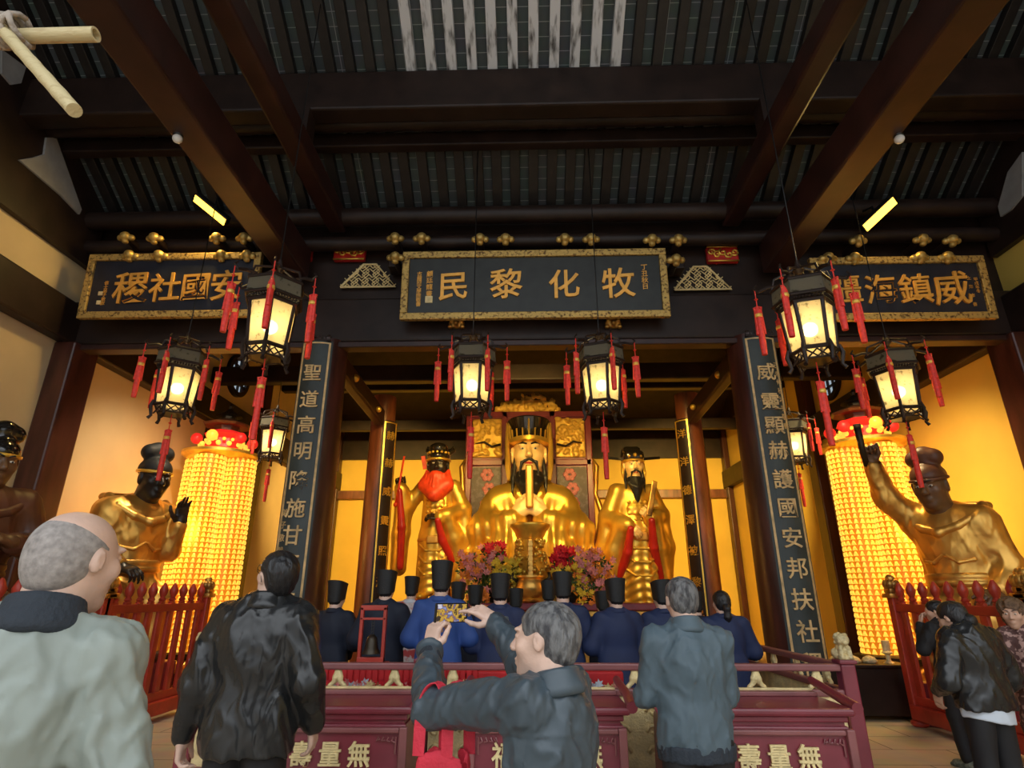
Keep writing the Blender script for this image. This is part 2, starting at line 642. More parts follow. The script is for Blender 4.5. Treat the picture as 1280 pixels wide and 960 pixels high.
def surface(f, lo, vx):
    nx, ny, nz = f.shape
    ins = f < 0
    c = [(i, j, k) for i in (0, 1) for j in (0, 1) for k in (0, 1)]
    cnt = np.zeros((nx - 1, ny - 1, nz - 1), dtype=np.int8)
    for i, j, k in c:
        cnt += ins[i:nx - 1 + i, j:ny - 1 + j, k:nz - 1 + k]
    act = (cnt > 0) & (cnt < 8)
    ci = np.stack(np.nonzero(act), 1)
    idx = np.full(act.shape, -1, dtype=np.int64)
    idx[act] = np.arange(len(ci))
    acc = np.zeros((len(ci), 3))
    num = np.zeros(len(ci))
    for a in range(8):
        for b in range(a + 1, 8):
            A, B = np.array(c[a]), np.array(c[b])
            if np.abs(A - B).sum() != 1:
                continue
            fa = f[ci[:, 0] + A[0], ci[:, 1] + A[1], ci[:, 2] + A[2]]
            fb = f[ci[:, 0] + B[0], ci[:, 1] + B[1], ci[:, 2] + B[2]]
            x = (fa < 0) != (fb < 0)
            t = np.where(x, fa / np.where(np.abs(fa - fb) < 1e-9, 1, fa - fb), 0)
            acc += np.where(x[:, None], A + (B - A) * t[:, None], 0)
            num += x
    V = lo + vx * (ci + acc / np.maximum(num, 1)[:, None])
    Q = []
    for d in range(3):
        e = [0, 0, 0]
        e[d] = 1
        o = [i for i in range(3) if i != d]
        s0 = ins[:nx - e[0], :ny - e[1], :nz - e[2]]
        s1 = ins[e[0]:, e[1]:, e[2]:]
        g = np.stack(np.nonzero(s0 != s1), 1)
        ok = np.ones(len(g), bool)
        for q in o:
            ok &= (g[:, q] > 0) & (g[:, q] < f.shape[q] - 1)
        g = g[ok]
        fl = s0[g[:, 0], g[:, 1], g[:, 2]]
        u, v = np.zeros(3, int), np.zeros(3, int)
        u[o[0]] = 1
        v[o[1]] = 1
        quad = [idx[tuple((g - w).T)] for w in (u * 0, u, u + v, v)]
        quad = np.stack(quad, 1)
        rev = fl if d != 1 else ~fl
        quad[rev] = quad[rev][:, ::-1]
        Q.append(quad)
    Q = np.concatenate(Q)
    return V, Q


def quads(name, parts, m, parent=None):
    vs, qs, off = [], [], 0
    for V, Q in parts:
        vs.append(V)
        qs.append(Q + off)
        off += len(V)
    V, Q = np.concatenate(vs), np.concatenate(qs)
    me = bpy.data.meshes.new(name)
    me.vertices.add(len(V))
    me.vertices.foreach_set('co', V.astype(np.float32).ravel())
    me.loops.add(len(Q) * 4)
    me.loops.foreach_set('vertex_index', Q.astype(np.int32).ravel())
    me.polygons.add(len(Q))
    me.polygons.foreach_set('loop_start', np.arange(0, len(Q) * 4, 4, dtype=np.int32))
    me.update(calc_edges=True)
    me.validate()
    o = link(name, me, m, parent, True)
    return o


def folds(amp, sc, dirs=((1, .3, .2), (.2, 1, .5)), seed=0):
    d1, d2 = np.array(dirs[0]) * sc, np.array(dirs[1]) * sc

    def f(P):
        a, b = P @ d1 + seed, P @ d2 + seed * 1.7
        w = np.sin(a + 1.6 * np.sin(b * .6 + .8 * np.sin(a * .43))) * .6 + np.sin(b * 1.3 + 1.9 * np.sin(a * .5)) * .4
        return amp * (np.abs(w) * 2 - .8)
    return f


def wrinkles(amp, sc, seed=0, zs=1.0):
    """sharp raised creases over slack cloth"""
    def f(P):
        x, y, z = P[:, 0] * sc + seed, P[:, 1] * sc, P[:, 2] * sc * zs
        wx = x + 1.1 * np.sin(.7 * y + .5 * z + seed) + .5 * np.sin(1.7 * z + seed * 2)
        wz = z + 1.2 * np.sin(.6 * x + .8 * y + 2 * seed) + .4 * np.sin(1.9 * x)
        a = np.sin(.75 * wx + .55 * wz)
        b = np.sin(.9 * wz - .35 * wx + 1.3 + .6 * y)
        c = np.sin(1.9 * wx - 1.3 * wz + .7)
        m = .5 + .5 * np.sin(.31 * x + .37 * z + .5 * y + seed)
        r = (1 - a * a) ** 2 * (.4 + m) + (1 - b * b) ** 3 * (1.2 - m) + .35 * (1 - c * c) ** 3
        return amp * (.45 - r)
    return f


def drape(amp, n, cx=0, cy=0):
    """vertical folds that run round a standing robe"""
    def f(P):
        a = np.arctan2(P[:, 1] - cy, P[:, 0] - cx)
        return amp * np.sin(a * n + .8 * np.sin(P[:, 2] * 3) + 1.3 * np.sin(a * 3))
    return f


V3 = Vector


def TR(p, rot=(0, 0, 0), s=1):
    return Matrix.Translation(p) @ Euler(rot).to_matrix().to_4x4() @ Matrix.Scale(s, 4)


# ---------------------------------------------------------------- heads and hands
def head_shape(S, jaw=1, nose=1, ears=1, neck=True):
    S.ell((0, -.012, .030), (.076, .095, .086))
    S.ell((0, .022, -.030), (.063 * jaw, .068, .083), k=.03)
    S.ell((0, .055, -.095), (.030 * jaw, .030, .024), k=.03)
    for q in (-1, 1):
        S.ell((q * .040, .058, -.018), (.026, .024, .024), k=.02)
        S.ell((q * .030, .080, .031), (.026, .013, .008), k=.012)
        S.ell((q * .031, .101, .011), (.019, .016, .010), k=.010, op='sub')
        S.ell((q * .031, .079, .011), (.014, .013, .010), k=.003)
        S.ell((q * .079, -.006, .0), (.009 * ears, .020 * ears, .033 * ears), rot=(-.15, 0, q * -.35), k=.008)
        S.ell((q * .090, .0, .003), (.007, .010 * ears, .019 * ears), k=.004, op='sub')
        S.ell((q * .011, .100, -.027), (.009 * nose, .010, .008), k=.006)
    S.cone((0, .084, .022), (0, .108, -.022), .008 * nose, .013 * nose, k=.012)
    S.ell((0, .087, -.057), (.023, .010, .0065), k=.006)
    S.ell((0, .085, -.069), (.019, .011, .007), k=.006)
    if neck:
        S.cone((0, -.02, -.06), (0, -.045, -.17), .054, .060, k=.03)


def face_marks(parent, H, brow='hairblack', lips=None, eyes=True, thick=1):
    if eyes:
        for q in (-1, 1):
            e = MB()
            e.ball((0, 0, 0), .0085, 12, (1.35, .55, .62))
            e.bm.transform(H @ Matrix.Translation((q * .031, .0895, .0105)))
            e.build('eye', 'eyewhite', parent, True)
            e = MB()
            e.ball((0, 0, 0), .0048, 10, (1, .5, 1))
            e.bm.transform(H @ Matrix.Translation((q * .031, .0945, .0095)))
            e.build('iris', 'hairblack', parent, True)
    for q in (-1, 1):
        e = MB()
        e.tube([H @ V3((q * .010, .0985, .032)), H @ V3((q * .030, .0955, .040)), H @ V3((q * .054, .074, .036))],
               [.0028 * thick * H.to_scale().x, .0034 * thick * H.to_scale().x, .0012 * H.to_scale().x], 6)
        e.build('eyebrow', brow, parent, True)
    if lips:
        e = MB()
        e.ball((0, 0, 0), .02, 12, (.95, .42, .28))
        e.bm.transform(H @ Matrix.Translation((0, .0905, -.062)))
        e.build('lips', lips, parent, True)


MT['eyewhite'] = mat('eye_white', (.75, .72, .65), .3)


def hand_shape(S, W, side, curl=(.5, .55, .6, .65), spread=.1, thumb=.3, s=1):
    """W: matrix of the wrist: +y to the fingertips, +z the back of the hand; side +1 right, -1 left"""
    M0 = S.M
    S.M = M0 @ W @ Matrix.Scale(s, 4)
    S.box((0, .045, 0), (.037, .046, .013), rd=.012, k=.012)
    S.cone((0, -.04, 0), (0, .02, 0), .026, .027, k=.02)
    for i in range(4):
        bx = side * (-.029 + .0195 * i)
        L = (.072, .080, .074, .058)[i]
        a = side * (-.5 + i / 3) * spread
        p = V3((bx, .085, 0))
        S.cone((bx * .9, .05, .002), p, .011, .0095, k=.006)
        ang = 0
        for j, fr in enumerate((.45, .32, .25)):
            ang += curl[i] * (1, 1.1, .7)[j]
            d = V3((math.sin(a) * math.cos(ang), math.cos(ang) * math.cos(a), -math.sin(ang)))
            q = p + d * L * fr
            S.cone(p, q, (.0095, .0086, .0078)[j], (.0086, .0078, .0068)[j], k=.003)
            p = q
    t = thumb
    p0, p1 = V3((side * -.026, .015, -.006)), V3((side * (-.046 - .012 * t), .045, -.018))
    p2 = p1 + V3((side * -.018 * t, .030, -.008 * (1 - t)))
    p3 = p2 + V3((side * -.004 * t, .026, -.010 * (1 - t)))
    S.chain([p0, p1, p2, p3], [.016, .0125, .0105, .008], k=.006)
    S.M = M0


def aim(p, fwd, back):
    """wrist matrix: y along the fingers, z towards the back of the hand"""
    y = V3(fwd).normalized()
    z = V3(back)
    z = (z - y * z.dot(y)).normalized()
    x = y.cross(z)
    m = Matrix((x, y, z)).transposed().to_4x4()
    m.translation = V3(p)
    return m


# ---------------------------------------------------------------- people
def joints(**kw):
    J = dict(shL=(-.172, 0, 1.375), shR=(.172, 0, 1.375), elL=(-.245, -.03, 1.12), elR=(.245, -.03, 1.12),
             wrL=(-.255, .05, .875), wrR=(.255, .05, .875), hipL=(-.088, 0, .90), hipR=(.088, 0, .90),
             knL=(-.10, .02, .49), knR=(.10, .02, .49), anL=(-.105, -.02, .08), anR=(.105, -.02, .08),
             neck=(0, -.02, 1.43), head=(0, .025, 1.575), lean=0,
             fL=(0, .25, -1), fR=(0, .25, -1), bL=(-1, 0, 0), bR=(1, 0, 0), curlL=(.35, .4, .45, .5), curlR=(.35, .4, .45, .5),
             thL=.35, thR=.35, spread=.12)
    J.update(kw)
    return {k: (V3(v) if isinstance(v, tuple) and len(v) == 3 and k[:4] != 'curl' else v) for k, v in J.items()}


def limb_body(S, J, legs=True):
    S.ell((0, 0, .95), (.135, .085, .13), k=.05)
    S.ell((0, .0, 1.22), (.130, .078, .21), k=.05)
    S.cone(J['shL'] * .80 + V3((0, 0, .24)), J['shR'] * .80 + V3((0, 0, .24)), .045, .045, k=.04)
    S.cone(J['neck'] + V3((0, -.01, -.06)), J['neck'] + V3((0, .015, .08)), .058, .055, k=.03)
    for q in 'LR':
        S.cone(J['sh' + q], J['el' + q], .040, .034, k=.02)
        S.cone(J['el' + q], J['wr' + q], .034, .025, k=.015)
        if legs:
            S.cone(J['hip' + q], J['kn' + q], .082, .054, k=.03)
            S.cone(J['kn' + q], J['an' + q], .052, .036, k=.02)
            S.cone(J['an' + q] + V3((0, -.02, -.03)), J['an' + q] + V3((0, .13, -.045)), .034, .026, k=.02)


def make_person(label, loc, yaw, s, J, hrot=(0, 0, 0), hs=1.0, skin='skin', hair=None, upper=None, lower='black', shoes='shoe',
                group=None, fine=.0065, hatkind=None, marks=False, name='person', neckless=False):
    root = thing(name, label, 'person', loc, yaw, group, s)
    H = TR(J['head'], hrot, hs)
    A = SDF()
    limb_body(A, J)
    A.M = H
    head_shape(A, ears=.85, nose=.92)
    A.M = Matrix.Identity(4)
    for q, sd in (('L', -1), ('R', 1)):
        hand_shape(A, aim(J['wr' + q], J['f' + q], J['b' + q]), sd, J['curl' + q], J['spread'], J['th' + q])
    quads('body', [A.mesh(fine)], skin, root)
    if hair:
        kind, hm = hair
        B = SDF(H)
        if kind == 'short':
            B.ell((0, -.016, .040), (.0835, .101, .086))
            B.ell((0, -.050, -.010), (.070, .060, .070), k=.03)
            B.ell((0, .100, -.040), (.090, .075, .105), op='sub', k=.02)
            B.cut((0, 0, -.072), (0, .5, -1), k=.02)
            for q in (-1, 1):
                B.ell((q * .092, .012, -.018), (.030, .040, .052), op='sub', k=.012)
            dis = folds(.003, 90)
        elif kind == 'fringe':
            B.ell((0, -.014, .026), (.0790, .0985, .086))
            B.ell((0, -.048, -.020), (.066, .056, .062), k=.03)
            B.ell((0, .065, .090), (.085, .115, .075), op='sub', k=.03)
            B.ell((0, .100, -.030), (.100, .095, .110), op='sub', k=.02)
            B.cut((0, 0, -.070), (0, .4, -1), k=.02)
            for q in (-1, 1):
                B.ell((q * .095, .010, -.018), (.032, .034, .050), op='sub', k=.012)
            dis = None
        elif kind == 'bun' or kind == 'tail':
            B.ell((0, -.018, .038), (.086, .104, .088))
            B.ell((0, -.055, -.015), (.074, .058, .075), k=.03)
            B.ell((0, .105, -.040), (.080, .075, .105), op='sub', k=.02)
            B.cut((0, 0, -.090), (0, .4, -1), k=.02)
            if kind == 'bun':
                B.ell((0, -.118, -.045), (.048, .040, .046), k=.01)
            else:
                B.chain([(0, -.105, -.01), (0, -.135, -.05), (0, -.130, -.13), (0, -.12, -.20)], [.026, .034, .036, .012], k=.012)
            dis = folds(.002, 80)
        elif kind == 'curly':
            B.ell((0, -.020, .045), (.100, .112, .095))
            B.ell((0, -.060, -.035), (.092, .065, .090), k=.03)
            B.ell((0, .115, -.050), (.074, .080, .115), op='sub', k=.02)
            dis = folds(.010, 60)
        quads('hair', [B.mesh(.005, dis)], hm, root)
    if marks:
        face_marks(root, H)
    if lower:
        T = SDF()
        T.ell((0, 0, .93), (.168, .122, .13), k=.05)
        for q in 'LR':
            T.cone(J['hip' + q], J['kn' + q], .100, .076, k=.02)
            T.cone(J['kn' + q], J['an' + q] + V3((0, 0, .03)), .074, .066, k=.02)
        T.cut((0, 0, .045), (0, 0, -1))
        quads('trousers', [T.mesh(.012, folds(.005, 22))], lower, root)
    if shoes:
        for q in 'LR':
            B = SDF()
            a = J['an' + q]
            B.box(a + V3((0, .055, -.060)), (.045, .135, .019), rd=.018)
            B.ell(a + V3((0, .09, -.035)), (.044, .085, .035), k=.02)
            B.ell(a + V3((0, -.01, -.02)), (.042, .065, .055), k=.02)
            B.cut((0, 0, .002), (0, 0, -1))
            quads('shoe', [B.mesh(.009)], shoes, root)
    if upper:
        upper(root, J, H)
    if hatkind:
        hatkind(root, H)
    return root


def jacket(m, hem=.80, vx=.010, fold=.007, fs=20, wide=1.0, collar=True, cuff=None, hemband=None, arm=1.0, collarm=None, chest=.128, seed=0, yoke=0):
    def f(root, J, H):
        S = SDF()
        fl = .64
        S.cone((0, 0, 1.34), (0, -.005, hem + .10), .172 * wide, .192 * wide, k=.05, fl=fl)
        S.cone((0, 0, hem + .12), (0, 0, hem - .10), .192 * wide, .196 * wide, k=.05, fl=fl)
        S.ell((0, -.015, 1.27), (.182 * wide, chest, .17), k=.06)
        S.cone(J['shL'] + V3((0, 0, -.008)), J['neck'] + V3((-.03, 0, -.045)), .064, .064, k=.03)
        S.cone(J['shR'] + V3((0, 0, -.008)), J['neck'] + V3((.03, 0, -.045)), .064, .064, k=.03)
        for q in 'LR':
            sh, el, wr = J['sh' + q], J['el' + q], J['wr' + q]
            S.cone(sh, el, .078 * arm, .064 * arm, k=.035)
            S.cone(el, wr - (wr - el).normalized() * .015, .064 * arm, .044 * arm, k=.02)
        S.cut((0, 0, hem), (0, 0, -1), k=.012)
        g1, g2 = wrinkles(fold * 1.25, fs * 1.35, seed, .5), wrinkles(fold * .6, fs * 3.2, seed + 2, .6)
        g = lambda P: g1(P) + g2(P)

        def dis(P):
            d = g(P)
            if yoke:
                d = d - .004 * (P[:, 2] > 1.30) * (np.abs(P[:, 0]) < .2)
            return d
        j = quads('jacket', [S.mesh(vx, dis)], m, root)
        if collar:
            C = SDF()
            n = J['neck']
            C.torus(n + V3((0, .004, .052)), .066, .012, rot=(-.22, 0, 0), k=.01)
            C.torus(n + V3((0, .002, .035)), .067, .013, rot=(-.22, 0, 0), k=.01)
            C.torus(n + V3((0, .0, .015)), .071, .015, rot=(-.22, 0, 0), k=.02)
            C.torus(n + V3((0, -.002, -.005)), .078, .018, rot=(-.22, 0, 0), k=.02)
            quads('collar', [C.mesh(.006)], collarm or m, root)
        if hemband:
            C = SDF()
            C.cone((0, 0, hem + .035), (0, 0, hem - .03), .218 * wide, .212 * wide, k=.02, fl=fl)
            C.cut((0, 0, hem - .045), (0, 0, -1), k=.01)
            C.cut((0, 0, hem + .03), (0, 0, 1), k=.01)
            quads('hem_band', [C.mesh(.008, folds(.003, 60, ((1, 1, 0), (1, -1, .1))))], hemband, root)
        if cuff:
            for q in 'LR':
                el, wr = J['el' + q], J['wr' + q]
                d = (wr - el).normalized()
                C = SDF()
                C.cone(wr - d * .06, wr - d * .008, .050 * arm, .042, k=.01)
                quads('cuff', [C.mesh(.006)], cuff, root)
    return f


def robe(m, vx=.013, wide=1.0, flare=1.15, sleeve=1.0, trim=None, amp=.006, n=11):
    def f(root, J, H):
        S = SDF()
        S.cone((0, 0, 1.32), (0, 0, .95), .175 * wide, .195 * wide, k=.05, fl=.66)
        S.cone((0, 0, .95), (0, 0, .14), .195 * wide, .245 * wide * flare, k=.05, fl=.72)
        S.ell((0, -.012, 1.27), (.185 * wide, .128, .17), k=.06)
        for q, sg in (('L', -1), ('R', 1)):
            S.cone(J['sh' + q] + V3((0, 0, -.008)), J['neck'] + V3((sg * .03, 0, -.045)), .064, .064, k=.03)
            sh, el, wr = J['sh' + q], J['el' + q], J['wr' + q]
            S.cone(sh, el, .082, .085 * sleeve, k=.04)
            S.cone(el, wr, .085 * sleeve, .095 * sleeve, k=.03)
            S.cone(wr, wr + V3((0, -.03, -.16 * sleeve)), .075 * sleeve, .05, k=.04)
        S.cut((0, 0, .03), (0, 0, -1), k=.01)
        fo, dr = folds(amp, 14), drape(amp * 1.6, n)
        quads('robe', [S.mesh(vx, lambda P: fo(P) + dr(P) * np.clip((1.0 - P[:, 2]) / .6, 0, 1))], m, root)
        C = SDF()
        C.torus(J['neck'] + V3((0, .002, .022)), .068, .015, rot=(-.22, 0, 0), k=.01)
        C.torus(J['neck'] + V3((0, .0, .0)), .074, .017, rot=(-.22, 0, 0), k=.02)
        quads('collar', [C.mesh(.008)], trim or m, root)
    return f


def flat_cap(hh=.125, m='hat'):
    """black felt cap of the priests: close round the head, wider and slanting at its flat top"""
    def f(root, H):
        b = MB()
        rings = []
        for z, rx, ry, dz in ((-.015, .084, .103, .02), (.05, .089, .107, .01), (.05 + hh * .75, .099, .112, -.012), (.05 + hh, .104, .114, -.022)):
            ring = []
            for k in range(28):
                a = 2 * math.pi * k / 28
                c, s_ = math.cos(a), math.sin(a)
                p = .75
                x = rx * math.copysign(abs(c) ** p, c)
                y = ry * math.copysign(abs(s_) ** p, s_)
                ring.append(b.bm.verts.new(H @ V3((x, y - .012, z + dz * y / .1))))
            rings.append(ring)
        for r0, r1 in zip(rings, rings[1:]):
            for k in range(28):
                b.bm.faces.new((r0[k], r0[(k + 1) % 28], r1[(k + 1) % 28], r1[k]))
        b.bm.faces.new(rings[-1])
        b.bm.faces.new(rings[0][::-1])
        b.build('cap', m, root, True, 40)
    return f

# ================================================================ the hall itself
AX = .14                      # the hall's middle line
XL, XR = -7.0, 7.25           # inner faces of the side walls
YB = 21.0                     # back wall


def wall(name, m, *b):
    return struct(MB().bx(*b).build(name, m))


wall('floor', 'floor', -9, 9, -8, YB + .3, -.2, 0)
wall('wall_left', 'plaster', XL - .25, XL, -1.5, YB, 0, 10.2)
wall('wall_right', 'yellow', XR, XR + .25, -1.5, YB, 0, 10.2)
wall('wall_back', 'yellow', XL - .25, XR + .25, YB, YB + .25, 0, 10.2)

# roof of the front bay: a slope of brick boards on rafters, falling away from the visitor to the tablet beam
SL = R(32)
RIDGE = (3.2, 7.30 + (7.85 - 3.2) * math.tan(SL))
slabM = Matrix.Translation((AX, 7.85, 7.30)) @ Euler((-SL, 0, 0)).to_matrix().to_4x4()   # local +y runs down the slope
slope_len = (7.85 - 3.2) / math.cos(SL)
roof = MB().bx(XL - .3 - AX, XR + .3 - AX, -slope_len, .15, .12, .28).build('ceiling', 'tile')
roof.matrix_world = slabM
struct(roof)
for i in range(-24, 25):
    x = i * .284
    MB().bx(x - .075, x + .075, -1.98, .05, 0, .12, bev=.008).build('rafter', 'rafter', roof)
    o = MB().bx(x - .068, x + .068, -slope_len, -2.00, 0, .12, bev=.008).build('rafter', 'rafterworn' if -6 <= i <= 4 else 'rafter', roof)
    if -6 <= i <= 4:
        o['label'] = 'rafter with worn whitish paint'
wall('ceiling_front', 'dark', XL - .3, XR + .3, -2.2, 3.2, RIDGE[1] - .05, RIDGE[1] + .12)
# inner roof, dark, over the statues
for nm, (ya, za, yb, zb) in {'ceiling_inner': (7.9, 7.6, 14.2, 10.6), 'ceiling_back': (14.2, 10.6, YB + .3, 7.4)}.items():
    o = MB()
    o.add([(XL - .3, ya, za), (XR + .3, ya, za), (XR + .3, yb, zb), (XL - .3, yb, zb),
           (XL - .3, ya, za + .25), (XR + .3, ya, za + .25), (XR + .3, yb, zb + .25), (XL - .3, yb, zb + .25)],
          [(0, 3, 2, 1), (4, 5, 6, 7), (0, 1, 5, 4), (1, 2, 6, 5), (2, 3, 7, 6), (3, 0, 4, 7)])
    struct(o.build(nm, 'dark'))

NT = [0]


def trim(m, fn, smooth=False):
    NT[0] += 1
    b = MB()
    fn(b)
    return struct(b.build('trim_%d' % NT[0], m, smooth=smooth, angle=40))


# beams across the front bay
trim('dark', lambda b: b.bx(XL, XR, 6.02, 6.30, 7.70, 8.36, .03))
trim('dark', lambda b: b.tube([(XL, 6.52, 7.93), (XR, 6.52, 7.93)], .125, 20), True)
trim('dark', lambda b: b.bx(XL, XR, 6.76, 6.92, 7.74, 7.98, .02))
trim('dark', lambda b: b.tube([(XL, 7.62, 7.12), (XR, 7.62, 7.12)], .14, 20), True)
trim('dark', lambda b: b.bx(XL, XR, 7.98, 8.16, 5.80, 7.55))                    # boarding behind the tablets
trim('dark', lambda b: b.tube([(XL, 7.72, 6.70), (XR, 7.72, 6.70)], .11, 20), True)
trim('dark', lambda b: b.bx(XL, XR, 7.82, 8.20, 5.08, 5.80, .03))               # great lintel
trim('redbeam', lambda b: b.bx(XL, XR, 7.80, 8.02, 4.98, 5.07, .015))
# boarding that closes the gable ends beside the front bay, broken open at one corner each
trim('dark', lambda b: b.bx(XL, XL + .10, -1.5, 7.9, 6.40, 10.2))
trim('dark', lambda b: b.bx(XR - .10, XR, -1.5, 7.9, 6.40, 10.2))
trim('dark', lambda b: b.bx(XL, XL + .14, 8.2, YB, 7.3, 10.6))
trim('dark', lambda b: b.bx(XR - .14, XR, 8.2, YB, 7.3, 10.6))
# beams that run along the side walls
trim('dark', lambda b: b.bx(XL, XL + .22, -1.5, YB, 5.08, 5.70, .03))
trim('dark', lambda b: b.bx(XR - .22, XR, -1.5, YB, 5.08, 5.70, .03))
# dark boarding and beams on the back wall
trim('dark', lambda b: b.bx(XL, XR, YB - .15, YB, 6.2, 10.2))
trim('farcolumn', lambda b: b.bx(XL, XR, YB - .2, YB, 4.75, 5.05, .02))
# cross beams of the inner hall
for y, z, h in ((12, 5.95, .38), (12, 6.75, .35), (15.6, 7.0, .4), (18.4, 6.6, .35), (10, 7.5, .3)):
    trim('dark', lambda b: b.bx(XL, XR, y - .13, y + .13, z, z + h, .03))

# the long beams that run overhead from the front to the tablet columns
for x, wd in ((at(219, 150, Z=6.15).x + .1, .40), (at(1165, 150, Z=6.15).x - .1, .40)):
    x0 = -3.55 if x < 0 else 3.80
    trim('redbeam', lambda b: b.bx(x0 - wd / 2, x0 + wd / 2, -1.5, 7.8, 6.12, 6.62, .03))
for x0 in (-2.98, 3.22):
    trim('redbeam', lambda b: b.bx(x0 - .14, x0 + .14, 2.5, 7.8, 6.95, 7.28, .04))
    trim('dark', lambda b: b.bx(x0 - .10, x0 + .10, 3.3, 3.55, 7.28, 9.9))
    trim('dark', lambda b: b.bx(x0 - .10, x0 + .10, 6.0, 6.25, 7.28, 7.72))


# ---------------------------------------------------------------- columns
def column(label, x, y, r, h, m, group, base=True):
    t = thing('column', label, 'column', (x, y, 0), 0, group)
    MB().lathe([(r * 1.02, .22), (r * 1.03, h * .25), (r, h * .6), (r * .93, h)], seg=40).build('shaft', m, t, True, 40)
    if base:
        MB().lathe([(r * 1.5, 0), (r * 1.55, .06), (r * 1.42, .12), (r * 1.6, .16), (r * 1.2, .22)], seg=32).build('plinth', 'stone', t, True, 40)
    return t


CLX, CRX = -3.02, 3.32
column('dark lacquered column behind the couplet board that starts 聖道, left of the altar', CLX, 8.0, .34, 5.1, 'column', 'front columns')
column('dark lacquered column behind the couplet board that starts 威靈, right of the altar', CRX, 8.0, .34, 5.1, 'column', 'front columns')
FLX, FRX = -3.10, 3.46
column('worn red column beside the red-bearded statue', FLX, 12, .27, 5.6, 'farcolumn', 'inner columns')
column('worn red column beside the black-bearded official statue', FRX, 12, .27, 5.6, 'farcolumn', 'inner columns')


def post(label, x, y, w, d, h):
    t = thing('wall_post', label, 'post', (x, y, 0), 0, 'dark posts on the side walls')
    MB().bx(-w / 2, w / 2, -d / 2, d / 2, 0.0, h, .03).build('shaft', 'column', t)
    MB().bx(-w * .62, w * .62, -d * .62, d * .62, 0, .12, .02).build('plinth', 'stone', t)


for (sx, xw, sn) in ((1, XL, 'cream left'), (-1, XR, 'yellow right')):
    post('thick dark timber post on the %s wall under the end of the tablet beam' % sn, xw + sx * .17, 7.95, .34, .50, 5.08)
    post('dark timber post on the %s wall behind the lamp tower crown' % sn, xw + sx * .10, 12.2, .22, .34, 5.08)
    post('slim dark timber post on the %s wall seen beside the couplet board' % sn, xw + sx * .10, 14.3, .26, .42, 7.3)
    post('dark timber corner post where the %s wall meets the back wall' % sn, xw + sx * .10, YB - .25, .2, .3, 7.3)

# oval-looking round lattice windows high on the side walls
for k, (px, py, xw, sx) in enumerate(((296, 470, XL, 1), (1037, 474, XR, -1))):
    p = at(px, py, X=xw)
    t = thing('window_%d' % (k + 1), None, None, (xw, p.y, p.z))
    t['kind'] = 'structure'
    Mx = Matrix.Rotation(math.pi / 2, 4, 'Y')
    b = MB()
    pr = [(.40, -.06), (.40, .09), (.52, .09), (.52, -.06)]
    rings = []
    for r_, z_ in pr:
        rings.append([b.bm.verts.new(Mx @ V3((r_ * math.cos(a * math.pi / 18), r_ * math.sin(a * math.pi / 18), z_ * sx))) for a in range(36)])
    for i in range(4):
        for a in range(36):
            b.bm.faces.new((rings[i][a], rings[i][(a + 1) % 36], rings[(i + 1) % 4][(a + 1) % 36], rings[(i + 1) % 4][a]))
    b.build('window_frame', 'dark', t)
    b = MB()
    for q in (-.2, 0.03, .22):
        L = math.sqrt(max(0, .42 ** 2 - q * q))
        b.box((sx * .05, q, 0), (.05, .04, 2 * L))
        b.box((sx * .05, 0, q), (.05, 2 * L, .04))
    b.build('lattice', 'dark', t)
    b = MB()
    b.lathe([(.41, .0), (.41, .02)], seg=36, M=Mx @ Matrix.Translation((0, 0, sx * .005)))
    b.build('pane', 'glass', t)

# grey plaster showing where the gable boarding is broken away
for poly, xw, sx in ((((56, 172), (68, 172), (100, 262), (97, 268), (75, 245), (22, 200), (40, 197), (53, 193)), XL + .10, 1),
                     (((0, 62), (30, 84), (24, 104), (12, 106), (0, 92)), XL + .10, 1),
                     (((1280, 190), (1262, 215), (1250, 258), (1253, 271), (1266, 262), (1280, 245)), XR - .10, -1)):
    P = [at(a, c, X=xw) for a, c in poly]
    if sx < 0:
        P = P[::-1]
    NT[0] += 1
    b = MB()
    b.add([(p.x, p.y, p.z) for p in P] + [(p.x + sx * .03, p.y, p.z) for p in P],
          [tuple(range(len(P))), tuple(range(2 * len(P) - 1, len(P) - 1, -1))] + [(i, (i + 1) % len(P), len(P) + (i + 1) % len(P), len(P) + i) for i in range(len(P))])
    struct(b.build('trim_%d' % NT[0], 'grey'))


# slanting tie beams between the front and the inner columns
def tie(label, x0, y0, x1, y1, z):
    t = thing('tie_beam', label, 'beam', ((x0 + x1) / 2, (y0 + y1) / 2, z), 0, 'tie beams')
    d = V3((x1 - x0, y1 - y0, 0))
    a = math.atan2(d.y, d.x)
    b = MB().box((0, 0, 0), (d.length - .6, .2, .34), Matrix.Rotation(a, 4, 'Z'), bev=.04)
    b.build('beam', 'redbeam', t)
    sx = 1 if x0 < 0 else -1
    MB().ball((sx * .12, -.75, 0), .07, 10).build('gilt_boss', 'gold', t, True)
    MB().ball((sx * .12, .9, -.05), .06, 10).build('gilt_boss', 'gold', t, True)


tie('red-brown tie beam with gilt bosses reaching back from the couplet column that starts 聖道', CLX, 8.1, FLX, 12, 5.05)
tie('red-brown tie beam with gilt bosses reaching back from the couplet column that starts 威靈', CRX, 8.1, FRX, 12, 5.05)


# ---------------------------------------------------------------- tablets over the lintel
def fret(b, w, h, fw, d):
    b.bx(-w / 2, w / 2, -d, 0, h / 2 - fw, h / 2, .012)
    b.bx(-w / 2, w / 2, -d, 0, -h / 2, -h / 2 + fw, .012)
    b.bx(-w / 2, -w / 2 + fw, -d, 0, -h / 2 + fw, h / 2 - fw, .012)
    b.bx(w / 2 - fw, w / 2, -d, 0, -h / 2 + fw, h / 2 - fw, .012)


BM = Matrix.Translation((0, -.055, 0)) @ Matrix.Rotation(math.pi / 2, 4, 'X')     # board plane: x right, y up, z towards the visitor


